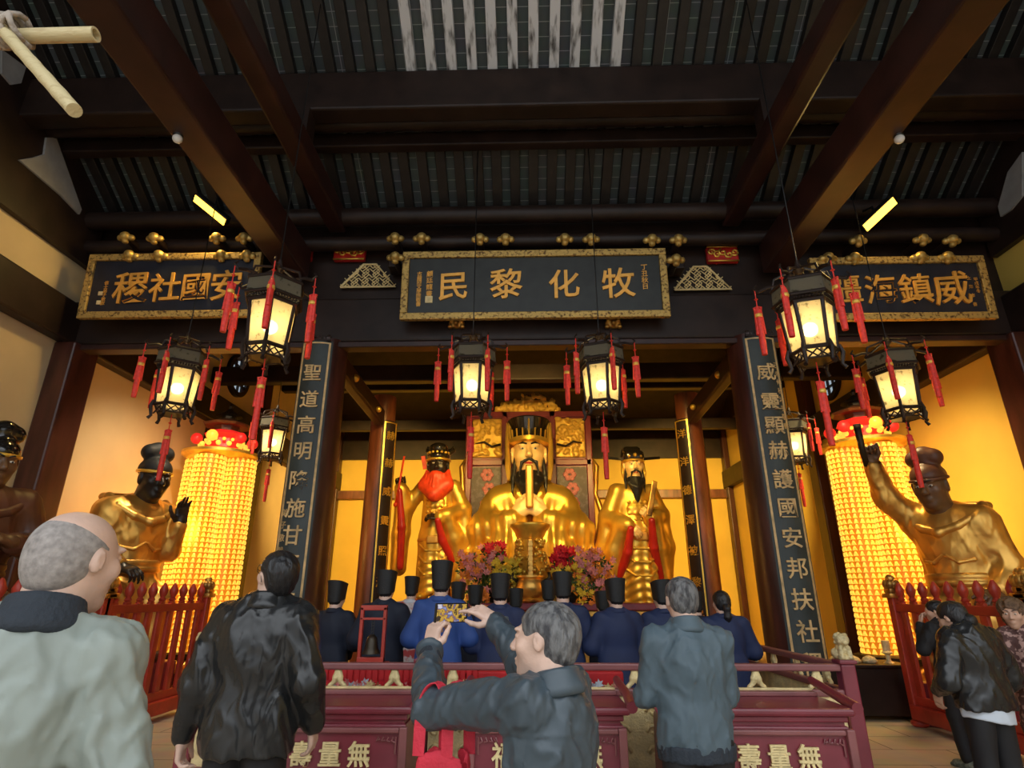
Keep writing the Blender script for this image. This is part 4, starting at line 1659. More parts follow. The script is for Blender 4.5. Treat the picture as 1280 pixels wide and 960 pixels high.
# ---- throne back with gilt carving
t = thing('throne_screen', 'dark red throne screen with gilt openwork panels and crest behind the seated deity', 'screen', (CX, 14.75, 0))
b = MB()
b.bx(-1.55, 1.55, -.05, .05, 1.2, 6.0)
for x in (-1.55, -.62, .62, 1.55):
    b.bx(x - .08, x + .08, -.12, .08, 1.2, 6.08, .02)
for z in (1.3, 4.72, 6.0):
    b.bx(-1.6, 1.6, -.12, .08, z - .08, z + .08, .02)
b.build('frame', 'statuered' if 0 else 'maroon', t)
for q in (-1, 1):
    S = SDF()
    rng = random.Random(5 + q)
    S.box((q * 1.08, -.06, 5.37), (.38, .03, .52), rd=.01)
    for i in range(46):
        x, z = q * 1.08 + rng.uniform(-.35, .35), 5.37 + rng.uniform(-.50, .50)
        S.ell((x, -.10, z), (rng.uniform(.05, .10), .05, rng.uniform(.03, .07)), rot=(0, rng.uniform(-1, 1), 0), k=.015)
    for i in range(26):
        x, z = q * 1.08 + rng.uniform(-.35, .35), 5.37 + rng.uniform(-.50, .50)
        S.ell((x, -.135, z), (.045, .04, .03), k=.01, op='sub')
    quads('openwork_panel', [S.mesh(.020)], 'carvinggold', t)
    b = MB()
    b.tube([(q * .72, -.17, 5.18), (q * .95, -.18, 5.12), (q * 1.15, -.18, 5.24), (q * 1.38, -.17, 5.20)], [.03, .025, .03, .012], 8)
    b.build('branch', 'dark', t, True)
    MB().bx(q * 1.08 - .40, q * 1.08 + .40, -.07, .0, 2.2, 4.6).build('painted_panel', 'painted', t)
    b = MB()
    rng = random.Random(11 + q)
    for i in range(5):
        cx, cz = q * (1.02 + rng.uniform(-.16, .2)), 4.4 - i * .36
        for k in range(6):
            a = k * math.pi / 3 + i
            b.ball((cx + .10 * math.cos(a), -.09, cz + .10 * math.sin(a)), .075, 8, (1, .3, 1))
    b.build('painted_blossom', 'pink', t, True)
    b = MB()
    b.tube([(q * 1.62, -.1, 1.25), (q * 1.72, -.2, 2.2), (q * 1.66, -.15, 2.9), (q * 1.80, -.2, 3.4), (q * 1.66, -.1, 3.9), (q * 1.72, -.1, 4.6), (q * 1.60, -.1, 4.85)], [.09, .10, .06, .08, .06, .07, .02], 10)
    b.build('carved_side', 'oldgold', t, True)
S = SDF()
rng = random.Random(3)
for i in range(70):
    x = rng.uniform(-.85, .85)
    zz = rng.uniform(0, 1) * (.46 * max(.15, 1 - (x / .9) ** 2))
    S.ell((x, -.06 + rng.uniform(-.03, .02), 6.12 + zz), (rng.uniform(.05, .10), .05, rng.uniform(.03, .06)), rot=(0, rng.uniform(-1.5, 1.5), 0), k=.012)
S.box((0, -.02, 6.14), (.85, .02, .07), rd=.02)
S.box((0, -.02, 6.30), (.50, .02, .12), rd=.02)
quads('crest', [S.mesh(.024)], 'carvinggold', t)


# ---- standing statues
def robe_statue(root, J, hem=.0, vx=.011, belt=.63, drop=(.33, .33), spreadL=1.0, redlining=True, seed=0):
    B = SDF()
    sz = J['shL'].z
    B.cone((0, 0, sz - .08), (0, 0, belt), .175, .20, k=.05, fl=.72)
    B.cone((0, 0, belt), (0, .0, hem + .05), .205, .215, k=.05, fl=.8)
    B.cone(J['shL'], J['shR'], .075, k=.05)
    R_ = SDF()
    for i, q in enumerate('LR'):
        sg = -1 if q == 'L' else 1
        sh, el, wr = J['sh' + q], J['el' + q], J['wr' + q]
        B.cone(sh, el, .085, .09, k=.04)
        B.cone(el, wr, .09, .075, k=.03)
        bot = V3(((el.x * .55 + wr.x * .45) + sg * .05, min(el.y, wr.y) * .5 - .02, drop[i]))
        B.chain([wr.lerp(el, .25), (wr.lerp(el, .5) + bot) / 2, bot], [.085, .105, .085], k=.04)
        B.chain([el, (el + bot) / 2 + V3((sg * .05, -.02, 0)), bot + V3((sg * .03, 0, .02))], [.08, .09, .07], k=.04)
        ln = [wr + V3((-sg * .01, .065, -.04)), (wr + bot) / 2 + V3((-sg * .055, .085, 0)), bot + V3((-sg * .045, .065, .01))]
        R_.chain(ln, [.034, .046, .040], k=.02)
    B.cut((0, 0, hem), (0, 0, -1))
    dr = drape(.007, 9)

    def dis(P):
        low = np.clip((belt - P[:, 2]) / .3, 0, 1)
        sw = .006 * np.sin((P[:, 2] + .9 * P[:, 0] ** 2 * 3) * 75) * (np.abs(P[:, 0]) < .17) * (P[:, 1] > 0) * low
        return dr(P) * (.4 + low) + sw
    quads('robe', [B.mesh(vx, dis)], 'gold', root)
    if redlining:
        quads('sleeve_lining', [R_.mesh(.010)], 'statuered', root)
    C = SDF()
    C.torus((0, 0, belt), .200, .026, k=.01, sy=.76)
    C.box((0, .165, belt), (.07, .025, .045), rd=.012, k=.02)
    quads('belt', [C.mesh(.009)], 'oldgold', root)
    C = SDF()
    for k in range(3):
        z = belt - .12 - .13 * k
        C.chain([(-.17, .10, z + .07), (-.08, .165, z), (.08, .165, z), (.17, .10, z + .07)], [.012, .014, .014, .012], k=.012)
    quads('sash', [C.mesh(.009)], 'gold', root)
    for q in (-1, 1):
        S = SDF()
        S.ell((q * .09, .16, hem - .01), (.06, .12, .05))
        S.cut((0, 0, hem - .045), (0, 0, -1))
        quads('boot', [S.mesh(.012)], 'gold', root)
    C = SDF()
    C.ell((0, .06, sz - .20), (.13, .09, .12), k=.03)
    for i in range(4):
        for j in range(4):
            C.ell((-.09 + .06 * i, .145 - .02 * abs(i - 1.5), sz - .30 + .06 * j), (.024, .016, .022), rot=(0, 0, 0), k=.01)
    quads('breast_ornament', [C.mesh(.009)], 'gold', root)


xl = at(546, 660, Y=13.2).x
root = thing('red_bearded_statue', 'standing gilded general with black face and vermilion beard, raising a red rod', 'statue', (xl, 13.2, 1.48), math.pi - .12, None, 1.9)
J = joints(shL=(-.19, 0, 1.24), shR=(.19, 0, 1.24), elL=(-.31, -.02, .98), wrL=(-.09, .20, .86), elR=(.37, .0, 1.03), wrR=(.43, .12, 1.22), neck=(0, 0, 1.30), head=(0, .05, 1.485))
H = TR(J['head'], (-.02, 0, .15), 1.5)
A = SDF()
A.cone((0, 0, 1.2), (0, .02, 1.38), .08, .08, k=.03)
A.ell((0, 0, 1.05), (.14, .09, .2))
statue_head(root, H, 'blackface', A)
for q, sd, cu in (('L', -1, .5), ('R', 1, 1.1)):
    hand_shape(A, aim(J['wr' + q], (.2, .3, .9) if q == 'R' else (.8, .3, .1), (.6, -.7, .1) if q == 'R' else (0, .6, .6)), sd, (cu,) * 4, .05, .2, 1.25)
    A.cone(J['el' + q], J['wr' + q], .045, .035)
quads('body', [A.mesh(.0095)], 'blackface', root)
face_marks(root, H, thick=2.0, lips='statuered')
robe_statue(root, J, hem=.02, belt=.62, drop=(.36, .32))
B = SDF()
B.chain([(-.13, .06, 1.42), (-.14, .12, 1.25), (0, .18, 1.13), (.14, .12, 1.25), (.13, .06, 1.42)], [.025, .06, .07, .06, .025], k=.07)
B.ell((0, .10, 1.24), (.15, .10, .16), k=.08)
B.ell((0, .15, 1.36), (.075, .06, .06), k=.06)
for k in range(7):
    B.chain([((k - 3) * .035, .20 - .012 * abs(k - 3), 1.36), ((k - 3) * .042, .225 - .018 * abs(k - 3), 1.22), ((k - 3) * .030, .215 - .015 * abs(k - 3), 1.10 + .012 * abs(k - 3))], [.016, .020, .012], k=.012)
quads('beard', [B.mesh(.008)], 'beardred', root)
B = SDF(H)
B.ell((0, -.01, .085), (.092, .108, .075))
B.ell((0, .01, .145), (.075, .085, .045), k=.02)
B.ell((0, .085, .070), (.060, .035, .03), k=.02)
for q in (-1, 1):
    B.chain([(q * .06, -.08, .12), (q * .10, -.10, .15), (q * .105, -.10, .18)], [.03, .02, .008], k=.015)
quads('cap', [B.mesh(.009)], 'blackhat', root)
b = MB()
b.lathe([(.092, .036), (.100, .040), (.100, .052), (.092, .056)], seg=28, M=H @ Matrix.Diagonal((1, 1.15, 1, 1)))
for k in range(7):
    a = math.pi * (.1 + .8 * k / 6)
    b.ball(tuple(H @ V3((.085 * math.cos(a), .105 * math.sin(a), .10))), .018, 8)
b.build('cap_trim', 'gold', root, True)
b = MB()
b.box((0, 0, 0), (.035, .012, .11), H @ Matrix.Translation((.118, -.02, .035)) @ Matrix.Rotation(.2, 4, 'Y'), bev=.005)
b.build('ear_flap', 'beardred', root)
b = MB()
w = J['wrR']
b.tube([w + V3((.03, .06, -.20)), w + V3((-.01, .09, .02)), w + V3((-.06, .12, .36))], .013, 8)
b.ball(tuple(w + V3((.03, .06, -.20))), .028, 8)
b.build('rod', 'beardred', root, True)

xr = at(795, 660, Y=13.2).x
root = thing('official_statue', 'standing gilded official with winged black hat and black beard, right of the deity', 'statue', (xr, 13.2, 1.02), math.pi + .1, None, 2.12)
J = joints(shL=(-.18, 0, 1.27), shR=(.18, 0, 1.27), elL=(-.28, -.02, 1.03), wrL=(-.10, .20, .98), elR=(.29, -.02, 1.0), wrR=(.14, .20, .90), neck=(0, 0, 1.33), head=(0, .05, 1.53))
H = TR(J['head'], (-.03, 0, -.05), 1.25)
A = SDF()
A.cone((0, 0, 1.2), (0, .02, 1.42), .07, .07, k=.03)
A.ell((0, 0, 1.05), (.14, .09, .2))
statue_head(root, H, 'gildface', A)
hand_shape(A, aim(J['wrL'], (.7, .4, .5), (-.2, .8, -.4)), -1, (1.0,) * 4, .05, .2, 1.15)
hand_shape(A, aim(J['wrR'], (-.6, .3, -.55), (.3, .9, .3)), 1, (.4,) * 4, .05, .2, 1.15)
for q in 'LR':
    A.cone(J['el' + q], J['wr' + q], .045, .035)
quads('body', [A.mesh(.0088)], 'gildface', root)
face_marks(root, H, thick=1.5, lips='statuered')
robe_statue(root, J, hem=.02, belt=.80, drop=(.40, .38))
beard(root, H, 'hairblack', .20)
B = SDF(H)
B.box((0, -.01, .085), (.088, .102, .050), rd=.04)
B.box((0, -.045, .135), (.078, .060, .045), rd=.035, k=.015)
quads('hat', [B.mesh(.008)], 'blackhat', root)
b = MB()
b.lathe([(.091, .034), (.099, .038), (.099, .050), (.091, .054)], seg=28, M=H @ Matrix.Diagonal((1, 1.14, 1, 1)))
b.ball(tuple(H @ V3((0, .105, .085))), .022, 10)
for q in (-1, 1):
    b.ball(tuple(H @ V3((q * .05, .100, .075))), .014, 8)
    b.tube([H @ V3((q * .092, .0, .03)), H @ V3((q * .094, .01, -.05)), H @ V3((q * .088, .02, -.11))], [.012, .018, .008], 8)
b.build('hat_trim', 'gold', root, True)
for q in (-1, 1):
    MB().box((0, 0, 0), (.17, .010, .024), H @ Matrix.Translation((q * .17, -.06, .085)) @ Matrix.Rotation(-q * .08, 4, 'Y'), bev=.004).build('hat_wing', 'blackhat', root)
b = MB()
b.box((0, 0, 0), (.055, .02, .36), Matrix.Translation(J['wrL'] + V3((.0, .10, .18))) @ Matrix.Rotation(-.25, 4, 'Y'), bev=.008)
b.build('court_tablet', 'oldgold', root)


# ---- platform, plinths
def plinth(label, x, y, w, d, z, m='maroon'):
    t = thing('statue_plinth', label, 'plinth', (x, y, 0))
    b = MB()
    b.bx(-w / 2, w / 2, -d / 2, d / 2, 0, .16, .02)
    b.bx(-w / 2 + .08, w / 2 - .08, -d / 2 + .08, d / 2 - .08, .16, z - .14)
    b.bx(-w / 2, w / 2, -d / 2, d / 2, z - .14, z, .02)
    b.build('block', m, t)
    b = MB()
    for k in range(int(w / .14)):
        b.ball((-w / 2 + .07 + k * .14, -d / 2 + .06, z - .18), .055, 8, (1, .6, 1))
    b.build('lotus_band', 'oldgold', t, True)


plinth('dark red plinth under the seated deity', CX, 13.85, 2.6, 2.1, 1.16)
plinth('dark red plinth under the red-bearded statue', xl, 13.2, 1.1, 1.1, 1.42)
plinth('dark red plinth under the official statue', xr, 13.2, 1.1, 1.1, .96)
t = thing('deity_throne', 'carved gilt seat under the seated deity', 'throne', (CX, 13.6, 1.16))
MB().bx(-1.2, 1.2, -.7, .8, 0, .16, .03).build('seat', 'maroon', t)
for q in (-1, 1):
    S = SDF()
    S.chain([(q * 1.3, -.7, .1), (q * 1.38, -.75, .75), (q * 1.42, -.3, .95), (q * 1.42, .7, 1.1)], [.12, .11, .12, .12], k=.05)
    S.ell((q * 1.38, -.85, .78), (.14, .16, .16), k=.05)
    quads('armrest', [S.mesh(.03, folds(.02, 9))], 'oldgold', t)

# ---- the gilded offering stand and altar in front of the deity
AY = 11.3
t = thing('altar_table', 'long altar table with gilt carved front hidden behind the praying priests', 'table', (CX, AY, 0))
MB().bx(-2.5, 2.5, -.5, .5, 1.28, 1.40, .02).build('tabletop', 'maroon', t)
MB().bx(-2.4, 2.4, -.42, .42, .12, 1.28, .02).build('front_panel', 'oldgold', t)
for x in (-2.4, 2.4):
    for y in (-.4, .4):
        MB().bx(x - .07, x + .07, y - .07, y + .07, 0, 1.28, .02).build('leg', 'maroon', t)
t = thing('offering_stand', 'gilded carved offering stand with flared lotus rim in front of the deity', 'stand', (CX, AY + .1, 1.40))
b = MB()
b.lathe([(.56, 0), (.58, .08), (.46, .14), (.36, .4), (.27, .80), (.24, 1.15)], seg=6, a0=math.pi / 6)
b.build('pedestal', 'gold', t)
b = MB()
b.lathe([(.24, 1.12), (.28, 1.2), (.31, 1.28), (.38, 1.36), (.38, 1.40), (.33, 1.42), (.30, 1.39)], seg=32)
b.build('lotus_rim', 'gold', t, True, 50)
b = MB()
rng = random.Random(2)
for i in range(120):
    z = rng.uniform(.1, 1.1)
    rr = .46 - .20 * min(1, z / .9)
    a = rng.uniform(math.pi, 2 * math.pi)
    b.ball((rr * math.cos(a), rr * math.sin(a), z), rng.uniform(.03, .055), 7)
b.build('gilt_carving', 'gold', t, True)['kind'] = 'stuff'
b = MB()
b.bx(-.05, .05, -.42, -.24, .25, 1.10, .02)
for k in range(9):
    b.bx(-.04, .04, -.44, -.42, .30 + k * .085, .35 + k * .085)
b.build('centre_strip', 'oldgold', t)
t = thing('incense_burner', 'round bronze incense burner on the altar between two priests with tall caps', 'burner', (CX, AY - .32, 1.40))
MB().lathe([(.14, 0), (.17, .03), (.13, .07), (.24, .14), (.28, .26), (.24, .36), (.22, .40), (.27, .43), (.27, .46), (.22, .46)], seg=32).build('bowl', 'oldgold', t, True, 50)
for q in (-1, 1):
    MB().tube([(q * .24, 0, .36), (q * .34, 0, .42), (q * .33, 0, .52)], .03, 8).build('handle', 'bronze', t, True)


def flower(b, c, r, n, rng, sc=.8):
    ax = V3((rng.uniform(-.7, .7), -1, rng.uniform(-.2, .9))).normalized()
    M_ = Matrix.Translation(c) @ ax.to_track_quat('Z', 'Y').to_matrix().to_4x4() @ Matrix.Rotation(rng.uniform(0, 6), 4, 'Z')
    for k in range(n):
        a = 2 * math.pi * k / n
        d = V3((math.cos(a), math.sin(a), .35))
        s = V3((-math.sin(a), math.cos(a), 0))
        tip, mid = d * r, d * r * .5
        b.add([V3((0, 0, 0)), mid + s * r * .28 + V3((0, 0, -.1 * r)), tip, mid - s * r * .28 + V3((0, 0, -.1 * r))], [(0, 1, 2, 3)], M_)


def bouquet(label, px, py, Y, zb, w, h, cols, n, r, seed, vase='bronze', flat=.5):
    top = at(px, py, Y=Y)
    t = thing('flower_arrangement', label, 'flowers', (top.x, Y, zb), 0, 'flowers on the altar')
    rng = random.Random(seed)
    hv = max(.12, top.z - h / 2 - zb)
    MB().lathe([(.07, 0), (.10, .02), (.13, hv * .45), (.06, hv * .8), (.09, hv)], seg=20).build('vase', vase, t, True, 50)
    g = MB()
    cz = top.z - zb
    for i in range(int(n * .5)):
        a = rng.uniform(0, 2 * math.pi)
        rr = rng.random() ** .5
        p = V3((math.cos(a) * rr * w / 2, math.sin(a) * rr * w / 2 * flat, cz + rng.uniform(-.5, .4) * h))
        g.tube([(0, 0, hv * .9), p * .6 + V3((0, 0, .38 * cz)) if 0 else V3((p.x * .5, p.y * .5, hv + (p.z - hv) * .6)), p], [.008, .007, .005], 4)
        flower(g, p - V3((0, -.02, .02)), r * 1.15, 4, rng)
    g.build('foliage', 'leaf', t)
    for c in cols:
        b = MB()
        for i in range(int(n / len(cols))):
            a = rng.uniform(0, 2 * math.pi)
            rr = rng.random() ** .5
            flower(b, V3((math.cos(a) * rr * w / 2, math.sin(a) * rr * w / 2 * flat - .05, cz + math.sin(a * 2 + i) * .2 * h + rng.uniform(-.4, .4) * h)), r, 6, rng)
        o = b.build('blossoms', c, t)
        o['kind'] = 'stuff'


bouquet('pink lilies in a vase, left of the gilded offering stand', 603, 713, AY - .1, 1.40, .85, .75, ('pink', 'pink', 'orange'), 75, .085, 1)
bouquet('pink and orange lilies in a vase, right of the gilded offering stand', 742, 716, AY - .1, 1.40, .80, .75, ('pink', 'orange', 'pink'), 75, .085, 2)
bouquet('red poinsettias on the left flank of the offering stand', 618, 693, AY + .15, 1.40, .45, .38, ('redflower',), 40, .09, 3)
bouquet('red poinsettias on the right flank of the offering stand', 702, 699, AY + .15, 1.40, .45, .38, ('redflower',), 40, .09, 4)
bouquet('yellow chrysanthemums at the left foot of the offering stand', 632, 716, AY - .2, 1.40, .55, .40, ('yellowflower',), 60, .07, 5)
bouquet('yellow chrysanthemums at the right foot of the offering stand', 712, 722, AY - .2, 1.40, .65, .42, ('yellowflower', 'yellowflower', 'orange'), 70, .07, 6)
bouquet('orange marigolds low on the altar beside the right lilies', 737, 745, AY - .4, 1.40, .40, .25, ('orange', 'yellowflower'), 40, .06, 7)
bouquet('orange marigolds low on the altar beside the left lilies', 598, 748, AY - .4, 1.40, .40, .25, ('orange', 'orange'), 40, .06, 8)


# ---- seated guardians along the side walls
def guardian(label, loc, yaw, s, skin, robe_m, J, hrot, hs, hat, hands, extra=None, z_base=1.4):
    root = thing('seated_guardian_statue', label, 'statue', loc, yaw, None, s)
    H = TR(J['head'], hrot, hs)
    A = SDF()
    A.cone((0, 0, .45), J['head'] + V3((0, -.03, -.08)), .08, .075, k=.03)
    A.ell((0, 0, .35), (.14, .09, .2))
    A.M = H
    head_shape(A, jaw=1.12, ears=1.2, nose=1.15)
    A.M = Matrix.Identity(4)
    for q, sd in (('L', -1), ('R', 1)):
        f_, bk, cu, th = hands[q]
        A.cone(J['el' + q], J['wr' + q], .048, .036)
        hand_shape(A, aim(J['wr' + q], f_, bk), sd, cu, .08, th, 1.2)
    quads('body', [A.mesh(.008)], skin, root)
    face_marks(root, H, thick=1.7, lips=None)
    B = SDF()
    B.cone((0, 0, .46), (0, 0, .16), .190, .190, k=.06, fl=.78)
    B.ell((0, .03, .36), (.185, .12, .20), k=.08)
    B.cone((0, 0, .12), (0, .03, -.10), .185, .23, k=.06, fl=.85)
    B.cone(J['shL'] * .95, J['shR'] * .95, .10, k=.08)
    for q, sg in (('L', -1), ('R', 1)):
        B.cone(J['sh' + q], J['el' + q], .098, .078, k=.04)
        B.cone(J['el' + q], J['wr' + q].lerp(J['el' + q], .12), .076, .056, k=.03)
        B.chain([(sg * .09, .03, .02), (sg * .15, .17, -.08), (sg * .15, .19, -.38)], [.11, .10, .095], k=.05)
    B.cut((0, 0, -.42), (0, 0, -1))
    w1, w2 = wrinkles(.006, 22, 1.3, .45), wrinkles(.0022, 60, 2.1, .4)
    quads('robe', [B.mesh(.0085, lambda P: w1(P) + w2(P))], robe_m, root)
    C = SDF()
    for q in (-1, 1):
        C.chain([(q * .20, -.02, .60), (q * .19, .08, .53), (q * .10, .14, .47), (0, .165, .44)], [.03, .028, .026, .03], k=.012)
        C.chain([(q * .01, .172, .30), (q * .07, .165, .255), (q * .14, .12, .27), (q * .165, .07, .33)], [.010, .012, .012, .010], k=.008)
    C.chain([(-.2, -.08, .60), (0, -.12, .62), (.2, -.08, .60)], [.03] * 3, k=.02)
    C.ell((0, .185, .435), (.03, .02, .03), k=.01)
    quads('breastplate_trim', [C.mesh(.0085)], robe_m, root)
    C = SDF()
    C.torus((0, .015, .17), .182, .026, k=.01, sy=.80)
    C.torus((0, .02, .13), .188, .020, k=.01, sy=.82)
    quads('belt', [C.mesh(.0085)], robe_m, root)
    for q, sg in (('L', -1), ('R', 1)):
        S = SDF()
        S.box((sg * .14, .24, -.40), (.055, .10, .032), rd=.03)
        quads('boot', [S.mesh(.014)], 'brownhat', root)
    hat(root, H)
    if extra:
        extra(root, J)
    # the block it sits on
    zf = -loc[2] / s
    MB().bx(-.26, .26, -.16, .34, zf, -.43, .014).build('plinth_block', 'maroon', root)
    MB().bx(-.20, .20, -.14, .10, -.43, -.09, .014).build('seat_block', 'oldgold', root)


def roll_cap(m, rim):
    def f(root, H):
        B = SDF(H)
        B.ell((0, -.015, .055), (.088, .106, .078))
        B.cut((0, 0, .032), (0, .15, -1), k=.01)
        B.chain([(-.045, -.035, .155), (.0, -.04, .165), (.045, -.035, .155)], [.05, .056, .05], k=.015)
        B.ell((0, -.035, .125), (.05, .055, .04), k=.02)
        quads('cap', [B.mesh(.008)], m, root)
        b = MB()
        b.lathe([(.088, .030), (.096, .034), (.096, .046), (.088, .050)], seg=28, M=H @ Matrix.Translation((0, -.012, 0)) @ Matrix.Diagonal((1, 1.18, 1, 1)))
        b.build('cap_rim', rim, root, True)
    return f


p = at(161, 690, Y=8.9)
J = joints(shL=(-.185, 0, .50), shR=(.185, 0, .50), elL=(-.225, .08, .27), wrL=(-.215, .17, .45), elR=(.24, .03, .26), wrR=(.16, .20, .14), neck=(0, 0, .58), head=(0, .11, .735))
guardian('seated gilded guardian with jet black face and rolled black cap raising an open hand', (p.x, 8.9, 1.60), R(-115), 2.2, 'blackface', 'oldgold', J, (-.12, 0, -.1), 1.18,
         roll_cap('hat', 'gold'), {'L': ((.1, .1, 1), (-.2, -1, .1), (.5, .3, .2, .3), .9), 'R': ((-.3, .9, -.2), (.2, .3, .9), (.5, .6, .7, .7), .3)})

p = at(1196, 690, Y=8.3)
J = joints(shL=(-.18, 0, .50), shR=(.18, .02, .53), elL=(-.25, -.02, .24), wrL=(-.22, .12, .08), elR=(.28, .16, .70), wrR=(.27, .26, .93), neck=(0, .02, .58), head=(0, .13, .735))


def club(root, J):
    b = MB()
    w = J['wrR']
    b.tube([w + V3((.02, .03, -.02)), w + V3((.0, .08, .10)), w + V3((-.02, .12, .26))], [.020, .022, .026], 8)
    b.build('staff', 'bronze', root, True)


guardian('seated gilded guardian with bronze face and brown cap, one arm raised high with a staff', (p.x, 8.3, 1.40), R(121), 2.1, 'brownface', 'oldgold', J, (-.20, 0, .12), 1.18,
         roll_cap('brownhat', 'brownhat'), {'R': ((0, .25, 1), (.6, -.7, .2), (1.3, 1.35, 1.4, 1.4), .1), 'L': ((.2, .9, -.3), (-.5, .2, .8), (.6, .6, .7, .7), .3)}, club)

p = at(-46, 690, Y=6.0)
J = joints(shL=(-.21, 0, .53), shR=(.21, 0, .53), elL=(-.30, .06, .28), wrL=(-.12, .24, .30), elR=(.30, .05, .28), wrR=(.12, .26, .28), neck=(0, 0, .58), head=(0, .08, .745))
guardian('seated brown guardian with dark gilt-edged cap, cut by the left edge of the photo', (p.x, 6.0, 1.50), R(-118), 1.82, 'brownface', 'brownhat', J, (-.1, 0, 0), 1.15,
         roll_cap('blackhat', 'gold'), {'L': ((.8, .4, .2), (0, .6, .8), (.6,) * 4, .3), 'R': ((-.8, .4, .2), (0, .6, .8), (.6,) * 4, .3)})


# ---- towers of lamp niches
def make_tower():
    t = thing('lamp_tower', 'x', 'lamp', (0, 0, 0), 0, 'towers of amber lamp niches')
    # carved dark stand
    MB().lathe([(.74, .52), (.78, .56), (.78, .62), (.70, .64)], seg=8, a0=math.pi / 8).build('stand_top', 'dark', t)
    b = MB()
    b.lathe([(.80, .34), (.86, .38), (.76, .46), (.74, .53)], seg=24)
    for k in range(24):
        a = 2 * math.pi * k / 24
        b.ball((.80 * math.cos(a), .80 * math.sin(a), .43), .085, 8, (1, 1, .7))
    b.build('lotus_band', 'oldgold', t, True)
    for k in range(4):
        a = math.pi / 4 + k * math.pi / 2
        c, s_ = math.cos(a), math.sin(a)
        MB().tube([(c * .70, s_ * .70, .40), (c * .82, s_ * .82, .26), (c * .66, s_ * .66, .14), (c * .80, s_ * .80, .03)], [.07, .08, .06, .07], 8).build('leg', 'dark', t, True)
    z0, z1 = .64, 4.0
    rows = 38
    pitch = (z1 - z0) / rows
    for cx, cy in ((0, -.40), (-.40, 0), (.40, 0), (0, .40)):
        r0, r1 = .285, .255
        MB().lathe([(r0, z0), (r1, z1), (r1 * .7, z1 + .03)], (cx, cy, 0), 28).build('lamp_column', 'amberdeep', t, True, 40)
        b = MB()
        n = 18
        for j in range(rows):
            z = z0 + (j + .5) * pitch
            rr = r0 + (r1 - r0) * j / rows
            for k in range(n):
                a = 2 * math.pi * (k + .5 * (j % 2) * 0) / n
                if (cx * math.cos(a) + cy * math.sin(a)) < -.26:
                    continue
                M_ = Matrix.Translation((cx, cy, z)) @ Matrix.Rotation(a, 4, 'Z') @ Matrix.Translation((rr, 0, 0))
                # a niche: a little seated figure, wide at the knees
                b.add([(-.004, -.036, -.036), (.020, -.036, -.036), (.020, .036, -.036), (-.004, .036, -.036), (-.004, -.020, .005), (.026, -.022, .0), (.026, .022, .0), (-.004, .020, .005),
                       (-.004, -.010, .034), (.014, -.012, .034), (.014, .012, .034), (-.004, .010, .034)],
                      [(0, 1, 5, 4), (1, 2, 6, 5), (2, 3, 7, 6), (4, 5, 9, 8), (5, 6, 10, 9), (6, 7, 11, 10), (8, 9, 10, 11), (0, 3, 2, 1)], M_)
        o = b.build('lamp_niches', 'amber', t)
    MB().lathe([(.62, z1 + .0), (.72, z1 + .06), (.72, z1 + .11), (.50, z1 + .17)], seg=32).build('top_disc', 'gold', t, True, 40)
    # lotus and pagoda crown
    b = MB()
    for k in range(14):
        a = 2 * math.pi * k / 14
        b.ball((.42 * math.cos(a), .42 * math.sin(a), z1 + .26), .05, 8)
        b.ball((.34 * math.cos(a + .2), .34 * math.sin(a + .2), z1 + .36), .035, 8)
    b.build('bead_ring', 'amber', t, True)
    for k in range(6):
        a = 2 * math.pi * k / 6 - math.pi / 2
        c, s_ = math.cos(a), math.sin(a)
        b = MB()
        b.ball((.50 * c, .50 * s_, z1 + .38), .105, 12, (1, 1, 1.05))
        b.build('lotus_lamp', 'orangeglow' if k % 3 == 0 else 'redglow', t, True)
    MB().lathe([(.28, z1 + .16), (.26, z1 + .40), (.40, z1 + .48), (.28, z1 + .56)], seg=8).build('pagoda_tier', 'redglow', t)
    MB().lathe([(.22, z1 + .55), (.24, z1 + .66), (.42, z1 + .66), (.46, z1 + .70), (.16, z1 + .82)], seg=8).build('pagoda_roof', 'brownhat', t)
    MB().lathe([(.13, z1 + .80), (.13, z1 + .88), (.26, z1 + .89), (.08, z1 + .99), (.03, z1 + 1.05), (.05, z1 + 1.10), (.01, z1 + 1.16)], seg=8).build('finial', 'bronze', t)
    light('tower_light', 'POINT', 60, (1, .55, .12), (0, -.9, 2.6), t, shadow_soft_size=.3)
    return t


tw = make_tower()
tw.location = (-5.95, 11.0, 0)
tw['label'] = 'glowing amber lamp columns with red lotus crown behind the black-faced guardian'
t2 = copy_tree(tw)
t2.location = (6.12, 10.45, 0)
t2['label'] = 'glowing amber lamp columns with red lotus crown behind the guardian with the raised arm'


